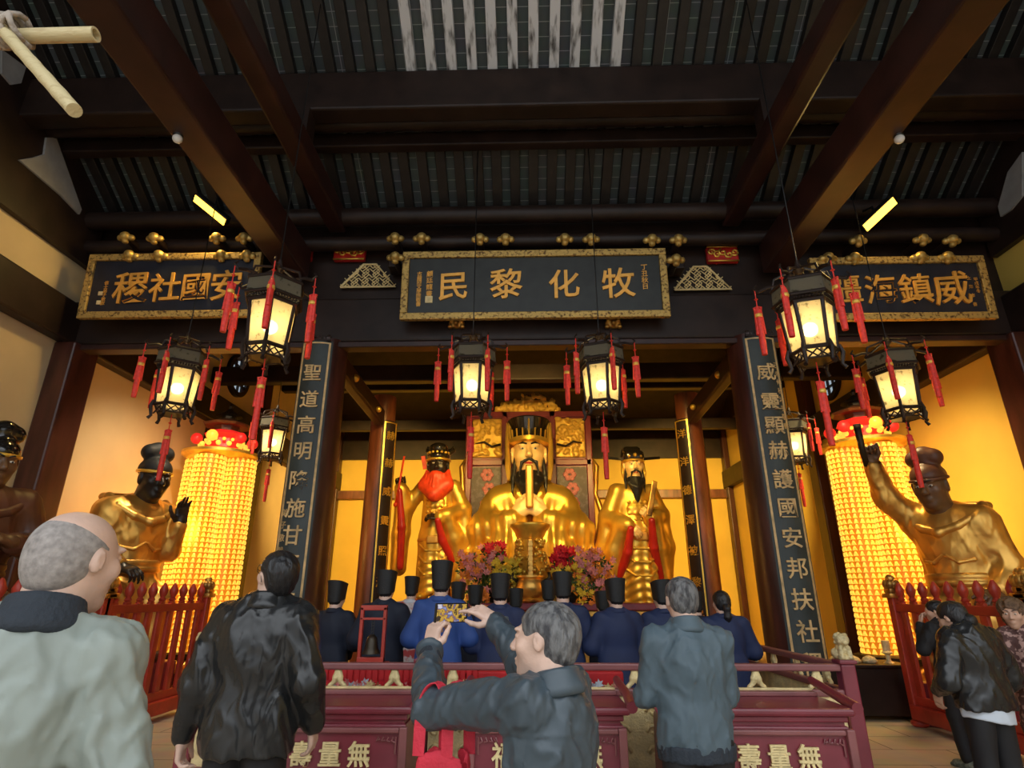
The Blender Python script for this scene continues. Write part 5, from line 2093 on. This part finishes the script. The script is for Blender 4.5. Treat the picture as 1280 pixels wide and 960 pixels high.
# ---- vermilion fences in front of the guardians
def fence(label, x, y0, y1, h=1.62):
    t = thing('picket_fence', label, 'fence', (x, (y0 + y1) / 2, 0), 0, 'vermilion picket fences')
    L = (y1 - y0) / 2
    for z in (.30, 1.38):
        MB().bx(-.035, .035, -L, L, z - .05, z + .05, .012).build('rail', 'redfence', t)
    MB().bx(-.09, .09, -L, L, .08, .25, .02).build('base_board', 'redfence', t)
    n = int(2 * L / .22)
    for i in range(n):
        y = -L + .16 + (2 * L - .32) * i / (n - 1)
        b = MB()
        b.bx(-.022, .022, y - .056, y + .056, .22, h - .16, .01)
        b.lathe([(.025, h - .17), (.045, h - .14), (.028, h - .11), (.05, h - .06), (.055, h - .02), (.03, h + .04), (.012, h + .07)], (0, y, 0), 10)
        b.build('picket', 'redfence', t, True, 35)
    for y in (-L, L):
        b = MB()
        b.bx(-.06, .06, y - .06, y + .06, .06, h - .10, .015)
        b.build('post', 'redfence', t)
        b = MB()
        b.bx(-.10, .10, y - .10, y + .10, h - .12, h - .06, .015)
        b.bx(-.075, .075, y - .075, y + .075, h - .06, h - .0, .015)
        for k in range(8):
            a = k * math.pi / 4
            b.ball((.06 * math.cos(a), y + .06 * math.sin(a), h + .05), .05, 8, (1, 1, 1.3))
        b.ball((0, y, h + .12), .06, 8)
        b.build('carved_finial', 'oldgold', t, True, 40)
        MB().lathe([(.07, 0), (.10, .02), (.10, .06), (.06, .08)], (0, y, 0), 12).build('foot', 'redfence', t, True)


fence('vermilion picket fence with carved end post before the black-faced guardian', -4.86, 7.0, 9.2)
fence('vermilion picket fence nearer the visitors, behind the bald man', -4.86, 4.75, 6.95)
fence('vermilion picket fence with carved end post before the guardian with the raised arm', 4.86, 6.15, 8.35)
fence('vermilion picket fence nearer the visitors at the right, behind the curly-haired woman', 4.86, 3.9, 6.1)


# ---- altar railing and merit tables
def merit_table(label, x0, x1, yf, h=.90, dp=.56):
    w = x1 - x0
    t = thing('merit_table', label, 'table', ((x0 + x1) / 2, yf + dp / 2, 0), 0, 'maroon merit tables')
    W_, Dp = w / 2, dp / 2
    b = MB()
    b.bx(-W_, W_, -Dp, Dp, h - .045, h, .016)
    b.build('tabletop', 'maroon', t)
    b = MB()
    b.bx(-W_ + .04, W_ - .04, -Dp + .03, Dp - .03, h - .08, h - .045, .008)
    b.bx(-W_ + .06, W_ - .06, -Dp + .05, Dp - .05, h - .105, h - .08)
    b.build('cornice', 'maroon', t)
    b = MB()
    b.box((0, 0, (h - .10) / 2 + .04), (w - .04, dp - .03, h - .18), bev=.01, taper=.955)
    b.build('body', 'maroon', t)
    b = MB()
    for s in (-1, 1):
        b.box((s * (W_ - .055), -Dp + .015, .42), (.05, .05, .74), bev=.008, taper=1)
    b.bx(-W_ + .08, W_ - .08, -Dp + .0, -Dp + .05, .755, .785, .008)
    b.bx(-W_ + .08, W_ - .08, -Dp + .0, -Dp + .05, .10, .15, .008)
    b.build('panel_frame', 'maroonrail', t)
    for s in (-1, 1):
        b = MB()
        for zz, sz in ((.735, 1),):
            for k in range(4):
                b.tube([(s * (W_ - .115 - .03 * k), -Dp + .018, zz), (s * (W_ - .125 - .03 * k), -Dp + .010, zz - .02), (s * (W_ - .105 - .03 * k), -Dp + .012, zz - .03 + .006 * k)], .006, 5)
            b.tube([(s * (W_ - .10), -Dp + .015, zz), (s * (W_ - .10), -Dp + .012, zz - .09)], .006, 5)
        b.build('corner_ornament', 'maroonrail', t)
        MB().tube([(s * (W_ + .01), -Dp, h + .0), (s * (W_ + .025), 0, h + .03), (s * (W_ + .0), Dp, h + .085)], [.034, .030, .026], 14).build('rolled_edge', 'maroon', t, True, 50)
        MB().box((s * (W_ - .10), -Dp + .1, .03), (.14, .16, .10), bev=.02).build('foot', 'maroon', t)
        MB().box((s * (W_ - .10), Dp - .1, .03), (.14, .16, .10), bev=.02).build('foot', 'maroon', t)
    MB().bx(-W_ + .02, W_ - .02, Dp - .12, Dp - .02, h, h + .028, .006).build('back_ledge', 'maroonrail', t)
    MB().bx(-W_ + .02, W_ - .02, Dp - .04, Dp - .015, h + .028, h + .040).build('gilt_strip', 'palegold', t)
    cs = [(ch, (i - 1.5) * .176, 0, .14) for i, ch in enumerate('福壽量無')]
    lettering(cs, 'palegold', t, Matrix.Translation((0, -Dp + .013, .645)) @ Matrix.Rotation(math.pi / 2 - .02, 4, 'X'), ext=.06, bold=.018, shear=0, each=True)
    return t


YT = 4.0
mL = at(517, 880, Y=YT).x
mR = at(1070, 886, Y=YT).x
cR, cL = at(788, 882, Y=YT).x, at(578, 882, Y=YT).x
merit_table('maroon merit table reading 福壽量無, its left half behind the leather-jacketed man', mL - 1.16, mL, YT)
merit_table('maroon merit table reading 福壽量無 behind the man taking a photo', cL, cR, YT)
merit_table('maroon merit table reading 福壽量無 behind the man in blue-grey, at the railing corner', mR - 1.16, mR, YT)

RY = 4.85
xs = [-2.52, -.80, 1.02, 2.36]


def rail_section(label, x0, x1, y0, y1, posts):
    t = thing('altar_railing', label, 'railing', ((x0 + x1) / 2, (y0 + y1) / 2, 0), 0, 'altar railing sections')
    ox, oy = (x0 + x1) / 2, (y0 + y1) / 2
    d = V3((x1 - x0, y1 - y0, 0))
    L = d.length
    Rz = Matrix.Rotation(math.atan2(d.y, d.x), 4, 'Z')
    for nm, z, hh, dd, m in (('top_rail', 1.035, .05, .07, 'maroonrail'), ('middle_rail', .865, .05, .07, 'maroonrail'), ('bottom_rail', .33, .09, .10, 'maroonrail'), ('plinth_rail', .06, .12, .14, 'maroon')):
        MB().box((0, 0, z), (L - .08, dd, hh), Rz, bev=.012).build(nm, m, t)
    MB().box((0, 0, .61), (L - .12, .035, .47), Rz).build('carved_panel', 'palegold', t)
    b = MB()
    n = max(2, int(L / .22))
    for i in range(n):
        x = -L / 2 + L * (i + .5) / n
        for k in range(3):
            z = .48 + .13 * k
            pts = [Rz @ V3((x + (-1) ** i * .055 * (1 - j / 9) * math.cos(j * .8), -.024, z + .055 * (1 - j / 9) * math.sin(j * .8))) for j in range(9)]
            b.tube(pts, .013, 6)
    b.build('scrollwork', 'palegold', t, True)
    b = MB()
    b.box((0, 0, .195), (L - .12, .04, .18), Rz)
    b.build('lower_panel', 'maroon', t)
    n = max(1, int(L / .42))
    for i in range(n):
        x = -L / 2 + L * (i + .5) / n
        S = SDF()
        for q in (-1, 1):
            S.chain([(x + q * .008, 0, 1.0), (x + q * .018, 0, .955), (x + q * .022, 0, .93), (x + q * .055, 0, .90)], [.02, .022, .016, .018], k=.012)
        o = quads('vase_bracket', [S.mesh(.007)], 'palegold', t)
        o.data.transform(Rz)
    for (x, y, lion) in posts:
        x, y = x - ox, y - oy
        MB().box((x, y, .53), (.11, .11, 1.06), bev=.012, taper=.97).build('post', 'maroon', t)
        MB().box((x, y, 1.075), (.13, .13, .03), bev=.008).build('post_cap', 'maroon', t)
        if lion:
            S = SDF(Matrix.Translation((x, y, 1.09)))
            S.box((0, 0, .012), (.05, .05, .014), rd=.01)
            S.ell((0, .01, .065), (.045, .05, .05), k=.02)
            S.ell((0, -.025, .135), (.048, .045, .045), k=.015)
            S.ell((0, -.065, .122), (.024, .022, .020), k=.01)
            for q in (-1, 1):
                S.cone((q * .028, -.035, .08), (q * .03, -.045, .02), .018, .02, k=.01)
                S.ell((q * .035, -.01, .165), (.016, .014, .018), k=.008)
                S.ell((q * .045, .03, .04), (.025, .035, .035), k=.01)
            for k in range(7):
                a = k * math.pi / 3.5
                S.ell((.044 * math.cos(a), .0, .135 + .04 * math.sin(a)), (.016,) * 3, k=.008)
            quads('lion_finial', [S.mesh(.006)], 'lion', t)


rail_section('gilt-panelled maroon railing behind the table left of the tote bag', xs[0], xs[1], RY, RY, ((xs[0], RY, 1), (xs[1], RY, 0)))
rail_section('gilt-panelled maroon railing behind the table in the middle', xs[1], xs[2], RY, RY, ((xs[2], RY, 0),))
rail_section('gilt-panelled maroon railing behind the table at the right', xs[2], xs[3], RY, RY, ((xs[3], RY, 1),))
rail_section('side railing running back from the right corner lion towards the couplet column', xs[3], xs[3], RY + .06, 7.0, ((xs[3], 7.0, 1),))
rail_section('side railing running back on the left behind the leather-jacketed man', xs[0], xs[0], RY + .06, 7.0, ((xs[0], 7.0, 1),))

# red kneeling altar with flowers just inside the railing
t = thing('cloth_covered_bench', 'long bench under scarlet cloth and flowers, behind the railing left of the tote bag', 'bench', (-1.25, 5.28, 0))
for x in (-.75, .75):
    MB().bx(x - .03, x + .03, -.1, .1, 0, .78, .01).build('leg', 'maroon', t)
b = MB()
b.bx(-.85, .85, -.16, .16, .78, .99, .015)
n = 34
for i in range(n):
    x = -.85 + 1.7 * (i + .5) / n
    b.bx(x - .022, x + .022, -.172 - .006 * (i % 2), -.155, .45, .985, .008)
b.build('scarlet_cloth', 'redcloth', t)
for c, sd in (('palegold', 1), ('pink', 2), ('redflower', 3), ('white', 4)):
    b = MB()
    rng = random.Random(sd)
    for i in range(26):
        flower(b, V3((rng.uniform(-.8, .8), -.2 - rng.uniform(0, .04), .86 + rng.uniform(-.03, .035))), .038, 6, rng)
    b.build('blossoms', c, t)['kind'] = 'stuff'
t = thing('cloth_covered_bench', 'short bench under scarlet cloth and flowers behind the man taking a photo', 'bench', (.1, 5.28, 0))
for x in (-.55, .55):
    MB().bx(x - .03, x + .03, -.1, .1, 0, .78, .01).build('leg', 'maroon', t)
MB().bx(-.65, .65, -.16, .16, .78, .97, .015).build('scarlet_cloth', 'redcloth', t)
for c, sd in (('palegold', 5), ('pink', 6), ('white', 7)):
    b = MB()
    rng = random.Random(sd)
    for i in range(22):
        flower(b, V3((rng.uniform(-.6, .6), -.18 - rng.uniform(0, .04), .87 + rng.uniform(-.03, .035))), .038, 6, rng)
    b.build('blossoms', c, t)['kind'] = 'stuff'

# bell in its red frame on a small stand
p = at(463, 828, Y=5.65)
t = thing('bell_stand', 'dark bronze bell hanging in a small red wooden frame behind the railing', 'bell', (p.x, 5.65, 0))
zb = p.z
MB().bx(-.15, .15, -.12, .12, zb - .04, zb, .01).build('stand_top', 'redfence', t)
for x in (-.12, .12):
    for y in (-.09, .09):
        MB().bx(x - .02, x + .02, y - .02, y + .02, 0, zb - .04, .006).build('leg', 'redfence', t)
b = MB()
for q in (-1, 1):
    b.box((q * .105, 0, zb + .23), (.030, .05, .46), Matrix.Rotation(0, 4, 'Y'), bev=.006)
b.bx(-.12, .12, -.025, .025, zb + .43, zb + .475, .006)
b.bx(-.12, .12, -.025, .025, zb + .35, zb + .37, .004)
b.bx(-.12, .12, -.03, .03, zb, zb + .045, .006)
b.build('frame', 'redfence', t)
MB().lathe([(.080, .0), (.078, .012), (.060, .045), (.052, .10), (.045, .13), (.022, .155), (.01, .16)], (0, 0, zb + .07), 24).build('bell', 'bronze', t, True, 60)
b = MB()
for k in range(5):
    b.tube([(.012 * math.cos(a), 0 if k % 2 else .012 * math.sin(a) * 0, zb + .24 + .024 * k + .014 * math.sin(a)) for a in [i * math.pi / 5 for i in range(11)]], .004, 5)
b.build('chain', 'metal', t)

# dark cabinet and small things beyond the railing on the right
p = at(1058, 828, Y=8.9)
t = thing('offering_cabinet', 'plain dark cabinet with cream offerings on top, between couplet board and lamp tower', 'cabinet', (p.x + .15, 8.95, 0))
hc = p.z
MB().bx(-.55, .55, -.30, .30, .06, hc - .04, .01).build('body', 'dark', t)
MB().bx(-.60, .60, -.34, .34, hc - .04, hc, .01).build('tabletop', 'dark', t)
for x in (-.5, .5):
    MB().bx(x - .04, x + .04, -.28, .28, 0, .06, .01).build('foot', 'dark', t)
for k in range(3):
    t3 = thing('offering_cake', ('small cream offering cake at the left end of the dark cabinet', 'cream offering cake in the middle of the dark cabinet', 'cream offering cake at the right end of the dark cabinet')[k], 'offering',
               (p.x - .15 + .22 * k, 8.85, hc), 0, 'cream offerings')
    MB().lathe([(.09, 0), (.10, .03), (.07, .07), (.02, .09)], seg=16).build('cake', 'lion', t3, True)
t3 = thing('candle_holder', 'small brass candle holder on the right end of the dark cabinet', 'candle holder', (p.x + .55, 8.85, hc))
MB().lathe([(.07, 0), (.03, .03), (.03, .10), (.07, .13), (.05, .15), (.05, .28)], seg=16).build('stem', 'palegold', t3, True, 40)

# ================================================================ people
def ground(px, Y):
    q = at(px, 800, Y=Y)
    return V3((q.x, Y, 0))


# ---- priests praying inside the railing
def priest(label, px, top, Y, m, yaw=0, hood='cap', wide=1.0, trim=None, arms=0, group='robed priests', hr=(0, 0, 0), fine=.011, hh=.125, xo=0):
    tip = at(px, top, Y=Y).z
    full = 1.575 + .05 + hh + .035 if hood == 'cap' else 1.70
    s = tip / full
    fw = .22 if arms == 0 else .30
    J = joints(elL=(-.27, .02, 1.12), elR=(.27, .02, 1.12), wrL=(-.10, fw, 1.14), wrR=(.10, fw, 1.14), fL=(.5, .4, .8), fR=(-.5, .4, .8), bL=(-.6, .6, .2), bR=(.6, .6, .2))
    g = ground(px, Y)
    return make_person(label, g, yaw, s, J, hr, 1.0, 'skinpale', ('short', 'hairblack') if hood == 'cap' else ('tail', 'hairblack'),
                       robe(m, wide=wide, trim=trim), 'black', 'shoe', group, fine, flat_cap(hh) if hood == 'cap' else None)


priest('priest in a midnight robe and tall black cap, nearest the left couplet board', 415, 724, 6.6, 'robedark', R(-14))
priest('broad priest in a midnight robe and black cap standing behind the bell stand', 478, 711, 6.3, 'robedark', 0, wide=1.08)
priest('priest in a bright royal blue robe with the tallest cap, beyond the raised phone', 549, 699, 5.95, 'robeblue', 0, wide=1.03, hh=.15)
priest('priest in a navy robe whose cap stands left of the incense burner', 625, 715, 6.0, 'robenavy', 0, wide=1.05)
priest('priest in a navy robe whose cap stands right of the incense burner', 705, 713, 6.2, 'robenavy', 0)
priest('priest in a navy robe below the official statue, left of the man in blue-grey', 773, 721, 6.15, 'robenavy', R(10), wide=1.06)
priest('priest in a navy robe mostly hidden behind the man in blue-grey', 832, 723, 6.4, 'robenavy', R(12))
priest('robed woman with a black ponytail, right of the man in blue-grey', 908, 738, 6.0, 'robenavy', R(5), hood='tail')
# the farther row
priest('farther priest in a red and white robe, seen between the midnight and royal blue robes', 511, 719, 8.3, 'robered', 0, trim='white', group='farther row of priests')
priest('farther priest, only a black cap showing right of the tallest cap', 571, 726, 7.9, 'robedark', 0, group='farther row of priests')
priest('farther priest, dark cap left of the cap by the incense burner', 593, 730, 7.5, 'robedark', R(-8), group='farther row of priests')
priest('farther priest, dark cap partly behind the navy robe left of the incense burner', 645, 734, 7.6, 'robedark', 0, group='farther row of priests')
priest('farther priest, dark cap partly behind the navy robe right of the incense burner', 687, 724, 7.8, 'robedark', 0, group='farther row of priests')
priest('farther priest with a dark cap between the two navy robes under the right lilies', 756, 737, 7.4, 'robedark', R(6), group='farther row of priests')
priest('farther priest, dark cap between the man in blue-grey and the ponytailed woman', 874, 738, 7.3, 'robedark', R(4), group='farther row of priests')

# ---- bald man, near left
g = ground(33, 1.42)
J = joints(elL=(-.24, -.02, 1.12), elR=(.245, -.02, 1.12), wrR=(.235, .04, .86), head=(.052, .015, 1.572), neck=(.026, -.015, 1.43))
s = at(88, 637, Y=1.42).z / 1.69
bald = make_person('balding man in a sage green jacket with dark collar, nearest at the left', g, R(14), s, J, (.0, 0, R(-29)), .98, 'skinpale', ('fringe', 'stubble'),
                   jacket('sage', hem=.78, vx=.0075, fold=.0075, fs=18, collarm='navycollar', wide=.86, arm=.84, cuff='sage', hemband='sage', seed=1.2), 'black', 'shoe', fine=.0055)

# ---- man in black leather
g = ground(326, 3.1)
s = at(345, 690, Y=3.1).z / 1.69
J = joints(elL=(-.265, -.04, 1.10), wrL=(-.315, .01, .87), elR=(.27, -.04, 1.11), wrR=(.26, .10, .92), head=(.04, .0, 1.572), neck=(.015, -.02, 1.43), bL=(-1, -.2, 0), fL=(-.05, .15, -1), curlL=(.5, .6, .65, .7))
lman = make_person('man in a shiny black leather jacket looking up to the left, glasses on', g, R(-4), s, J, (R(20), R(-4), R(52)), 1.04, 'skinpale', ('short', 'hairblack'),
                   jacket('leather', hem=.82, vx=.008, fold=.0075, fs=12, wide=1.06, arm=1.10, seed=4), 'black', 'shoe', fine=.006)
H = TR(J['head'], (R(20), R(-4), R(52)), 1.04)
b = MB()
for q in (-1, 1):
    P = [H @ V3((q * .031 + .021 * math.cos(a), .108, .010 + .017 * math.sin(a))) for a in [i * math.pi / 7 for i in range(15)]]
    b.tube(P, .0016, 5)
    b.tube([H @ V3((q * .052, .106, .014)), H @ V3((q * .078, .05, .014)), H @ V3((q * .083, -.01, .012)), H @ V3((q * .083, -.025, -.012))], .0018, 5)
b.tube([H @ V3((-.010, .110, .012)), H @ V3((.010, .110, .012))], .0016, 5)
b.build('glasses', 'metal', lman)

# ---- man in blue-grey with hands together
g = ground(858, 3.3)
s = at(858, 722, Y=3.3).z / 1.70
J = joints(elL=(-.225, .05, 1.11), elR=(.205, .06, 1.11), wrL=(-.06, .24, 1.20), wrR=(.06, .24, 1.20), fL=(.35, .5, .8), fR=(-.35, .5, .8), bL=(-.9, .4, 0), bR=(.9, .4, 0), curlL=(.15,) * 4, curlR=(.15,) * 4, thL=.1, thR=.1)
make_person('man in a blue-grey jacket with short dark grey hair, hands raised together, seen from behind', g, R(3), s, J, (-.08, 0, R(2)), 1.03, 'skinpale', ('short', 'hairgrey'),
            jacket('slateblue', hem=.87, vx=.008, fold=.0075, fs=16, hemband='navycollar', wide=.93, arm=.92, seed=2.5), 'black', 'shoe', fine=.0065)

# ---- man taking a photo
yaw = R(50)
Yp = 2.0
g = ground(684, Yp)
s = .90
Rz = Matrix.Rotation(-yaw, 4, 'Z')


def loc(w):
    return (Rz @ (V3(w) - g)) / s


wl, wr = at(537, 812, Y=2.34), at(619, 776, Y=2.42)
hd = at(681, 803, Y=1.98)
phone_c = at(564, 766, Y=2.42)
bp = g + V3((.32, -.38, 1.33))
toward = (hd - phone_c).normalized()
pl = Rz.to_3x3() @ (phone_c - wl).normalized()
J = joints(shL=loc(at(657, 878, Y=1.90)), shR=(.17, .04, 1.395), elL=loc(at(538, 886, Y=2.12)), wrL=loc(wl), elR=loc(at(655, 826, Y=2.30)), wrR=loc(wr), head=loc(hd),
           neck=loc(hd) + V3((0, -.050, -.142)), fL=Rz.to_3x3() @ V3((.18, .1, 1)), bL=Rz.to_3x3() @ V3((-.6, -.8, .1)), curlL=(.75, .9, .95, 1.0), thL=.2,
           fR=Rz.to_3x3() @ V3((-.85, .1, .50)), bR=Rz.to_3x3() @ V3((.35, -.55, .75)), curlR=(.25, .45, .6, .7), thR=1.0, spread=.25)
pm = make_person('grey-haired man in a dark slate jacket holding up a phone to photograph the altar', g, yaw, s, J, (R(4), R(4), R(18)), 1.08, 'skinpale', ('short', 'hairgrey'),
                 jacket('slatecloth', hem=.76, vx=.007, fold=.0075, fs=17, wide=.92, arm=.95, cuff='navycollar', yoke=1, seed=.6), 'black', 'shoe', fine=.0050)
print('ARM', (J['shL'] - J['elL']).length * s, (J['elL'] - J['wrL']).length * s, (J['shR'] - J['elR']).length * s, (J['elR'] - J['wrR']).length * s)

# phone, its screen towards its owner
t = thing('smartphone', 'black smartphone held sideways by the grey-haired man, its screen showing the gilded altar', 'phone', phone_c)
zc = toward
xc = V3((0, 0, 1)).cross(zc).normalized()
yc = zc.cross(xc)
PM = Matrix((xc, yc, zc)).transposed().to_4x4()
b = MB()
b.box((0, 0, 0), (.148, .072, .008), PM, bev=.003)
b.build('case', 'phone', t)
# what the screen shows: a lit picture in three mixed tones
sm = bpy.data.materials.new('phone_screen')
sm.use_nodes = True
nt = sm.node_tree
p_ = nt.nodes['Principled BSDF']
tcn = nt.nodes.new('ShaderNodeTexCoord')
no = nt.nodes.new('ShaderNodeTexNoise')
no.inputs['Scale'].default_value = 38
no.inputs['Detail'].default_value = 3
rp = nt.nodes.new('ShaderNodeValToRGB')
E_ = rp.color_ramp.elements
E_[0].position, E_[0].color = .38, (.03, .015, .01, 1)
E_[1].position, E_[1].color = .66, (.85, .8, .9, 1)
for pos, c_ in ((.47, (.9, .55, .06, 1)), (.53, (.30, .12, .06, 1)), (.58, (.12, .2, .55, 1))):
    e = E_.new(pos)
    e.color = c_
nt.links.new(tcn.outputs['Object'], no.inputs['Vector'])
nt.links.new(no.outputs['Fac'], rp.inputs[0])
nt.links.new(rp.outputs[0], p_.inputs['Emission Color'])
p_.inputs['Emission Strength'].default_value = .7
p_.inputs['Base Color'].default_value = (.02, .02, .02, 1)
MB().box((0, 0, .0045), (.132, .064, .001), PM).build('screen', sm, t)

# red tote bag on his left forearm
el = g + Matrix.Rotation(yaw, 3, 'Z') @ (J['elL'] * s)
tp = at(556, 872, Y=2.10)
t = thing('tote_bag', 'coral red canvas tote bag hanging from the forearm of the man taking a photo', 'bag', tp)
bw = Matrix.Rotation(R(-12), 4, 'Z')
S = SDF()
S.box((.0, 0, -.33), (.085, .030, .19), rd=.025)
S.ell((0, 0, -.44), (.092, .05, .10), k=.06)
S.box((0, 0, -.14), (.077, .016, .06), rd=.012, op='sub', k=.01)
o = quads('bag_body', [S.mesh(.0065, folds(.006, 26))], 'tote', t)
o.data.transform(bw)
for yy, x0, x1, tw_ in ((-.032, -.068, .022, 0), (.030, -.005, .075, .01)):
    b = MB()
    n = 16
    V_ = []
    for i in range(n + 1):
        a = math.pi * i / n
        cx, rad = (x0 + x1) / 2, (x1 - x0) / 2
        x = cx - rad * math.cos(a)
        z = -.16 + .205 * math.sin(a) ** .6
        yv = yy * (1 - .3 * math.sin(a))
        w_ = .017
        out = V3((-math.cos(a), 0, math.sin(a) * .6)).normalized()
        side = V3((math.sin(a), 0, math.cos(a))).normalized()
        V_.append((V3((x, yv - w_ * math.sin(a), z)) - (V3((w_, 0, 0)) if 0 else V3((w_ * abs(math.cos(a)), 0, 0))), V3((x, yv + w_ * math.sin(a), z)) + V3((w_ * abs(math.cos(a)), 0, 0)), out))
    q0 = [(a_, b__, b__ + o_ * .004, a_ + o_ * .004) for a_, b__, o_ in V_]
    vs = [v for q in q0 for v in q]
    fs = []
    for i in range(n):
        for k in range(4):
            fs.append((4 * i + k, 4 * i + (k + 1) % 4, 4 * i + 4 + (k + 1) % 4, 4 * i + 4 + k))
    b.add(vs, fs, bw)
    b.build('handle', 'tote', t)

# ---- women by the right fence
g = ground(1212, 4.6)
s = at(1205, 757, Y=4.6).z / 1.63
J = joints(elL=(-.30, -.02, 1.10), elR=(.30, .0, 1.10), wrL=(-.22, .18, 1.0), wrR=(.26, .12, .95), head=(-.03, .08, 1.53), neck=(-.01, .01, 1.42))
wm = make_person('woman in black leather jacket with pale shirt hem and dark hair bun', g, R(12), s, J, (-.30, 0, R(15)), 1.05, 'skin', ('bun', 'hairblack'),
                 jacket('leather', hem=.90, vx=.010, fold=.008, fs=13, wide=1.12, arm=1.22, seed=3), 'black', 'shoe', fine=.0075)
C = SDF()
C.cone((0, 0, .98), (0, 0, .80), .200, .198, k=.02, fl=.66)
C.cut((0, 0, .81), (-.15, 0, -1), k=.01)
C.cut((0, 0, .93), (0, 0, 1), k=.01)
quads('shirt_hem', [C.mesh(.009, folds(.004, 24))], 'white', wm)

g = ground(1182, 6.5)
s = at(1180, 751, Y=6.5).z / 1.68
J = joints(elL=(-.30, .06, 1.16), wrL=(-.12, .17, 1.42), fL=(.35, .1, .9), bL=(-.5, .8, .3), curlL=(.5, .6, .7, .8), elR=(.25, .0, 1.1), wrR=(.2, .15, .95), head=(.0, .05, 1.56))
make_person('dark-haired woman in black holding a hand to her face, half behind the leather-jacketed woman', g, R(20), s, J, (-.1, 0, R(35)), 1.0, 'skin', ('bun', 'hairblack'),
            jacket('black', hem=.82, vx=.012, fold=.007, fs=16), 'black', 'sneaker', fine=.008)

g = ground(1290, 5.0)
s = at(1268, 746, Y=5.0).z / 1.70
J = joints(elL=(-.27, .02, 1.10), elR=(.27, .02, 1.10), wrL=(-.12, .22, 1.02), wrR=(.12, .22, 1.02), head=(.09, .04, 1.56), neck=(.04, .0, 1.43))
make_person('curly-haired woman in a brown floral coat facing the visitors, at the right edge', g, R(150), s, J, (-.1, 0, R(-15)), 1.0, 'skin', ('curly', 'hairbrown'),
            jacket('pattern', hem=.60, vx=.012, fold=.006, fs=18, wide=1.08), 'black', 'shoe', fine=.007, marks=True)
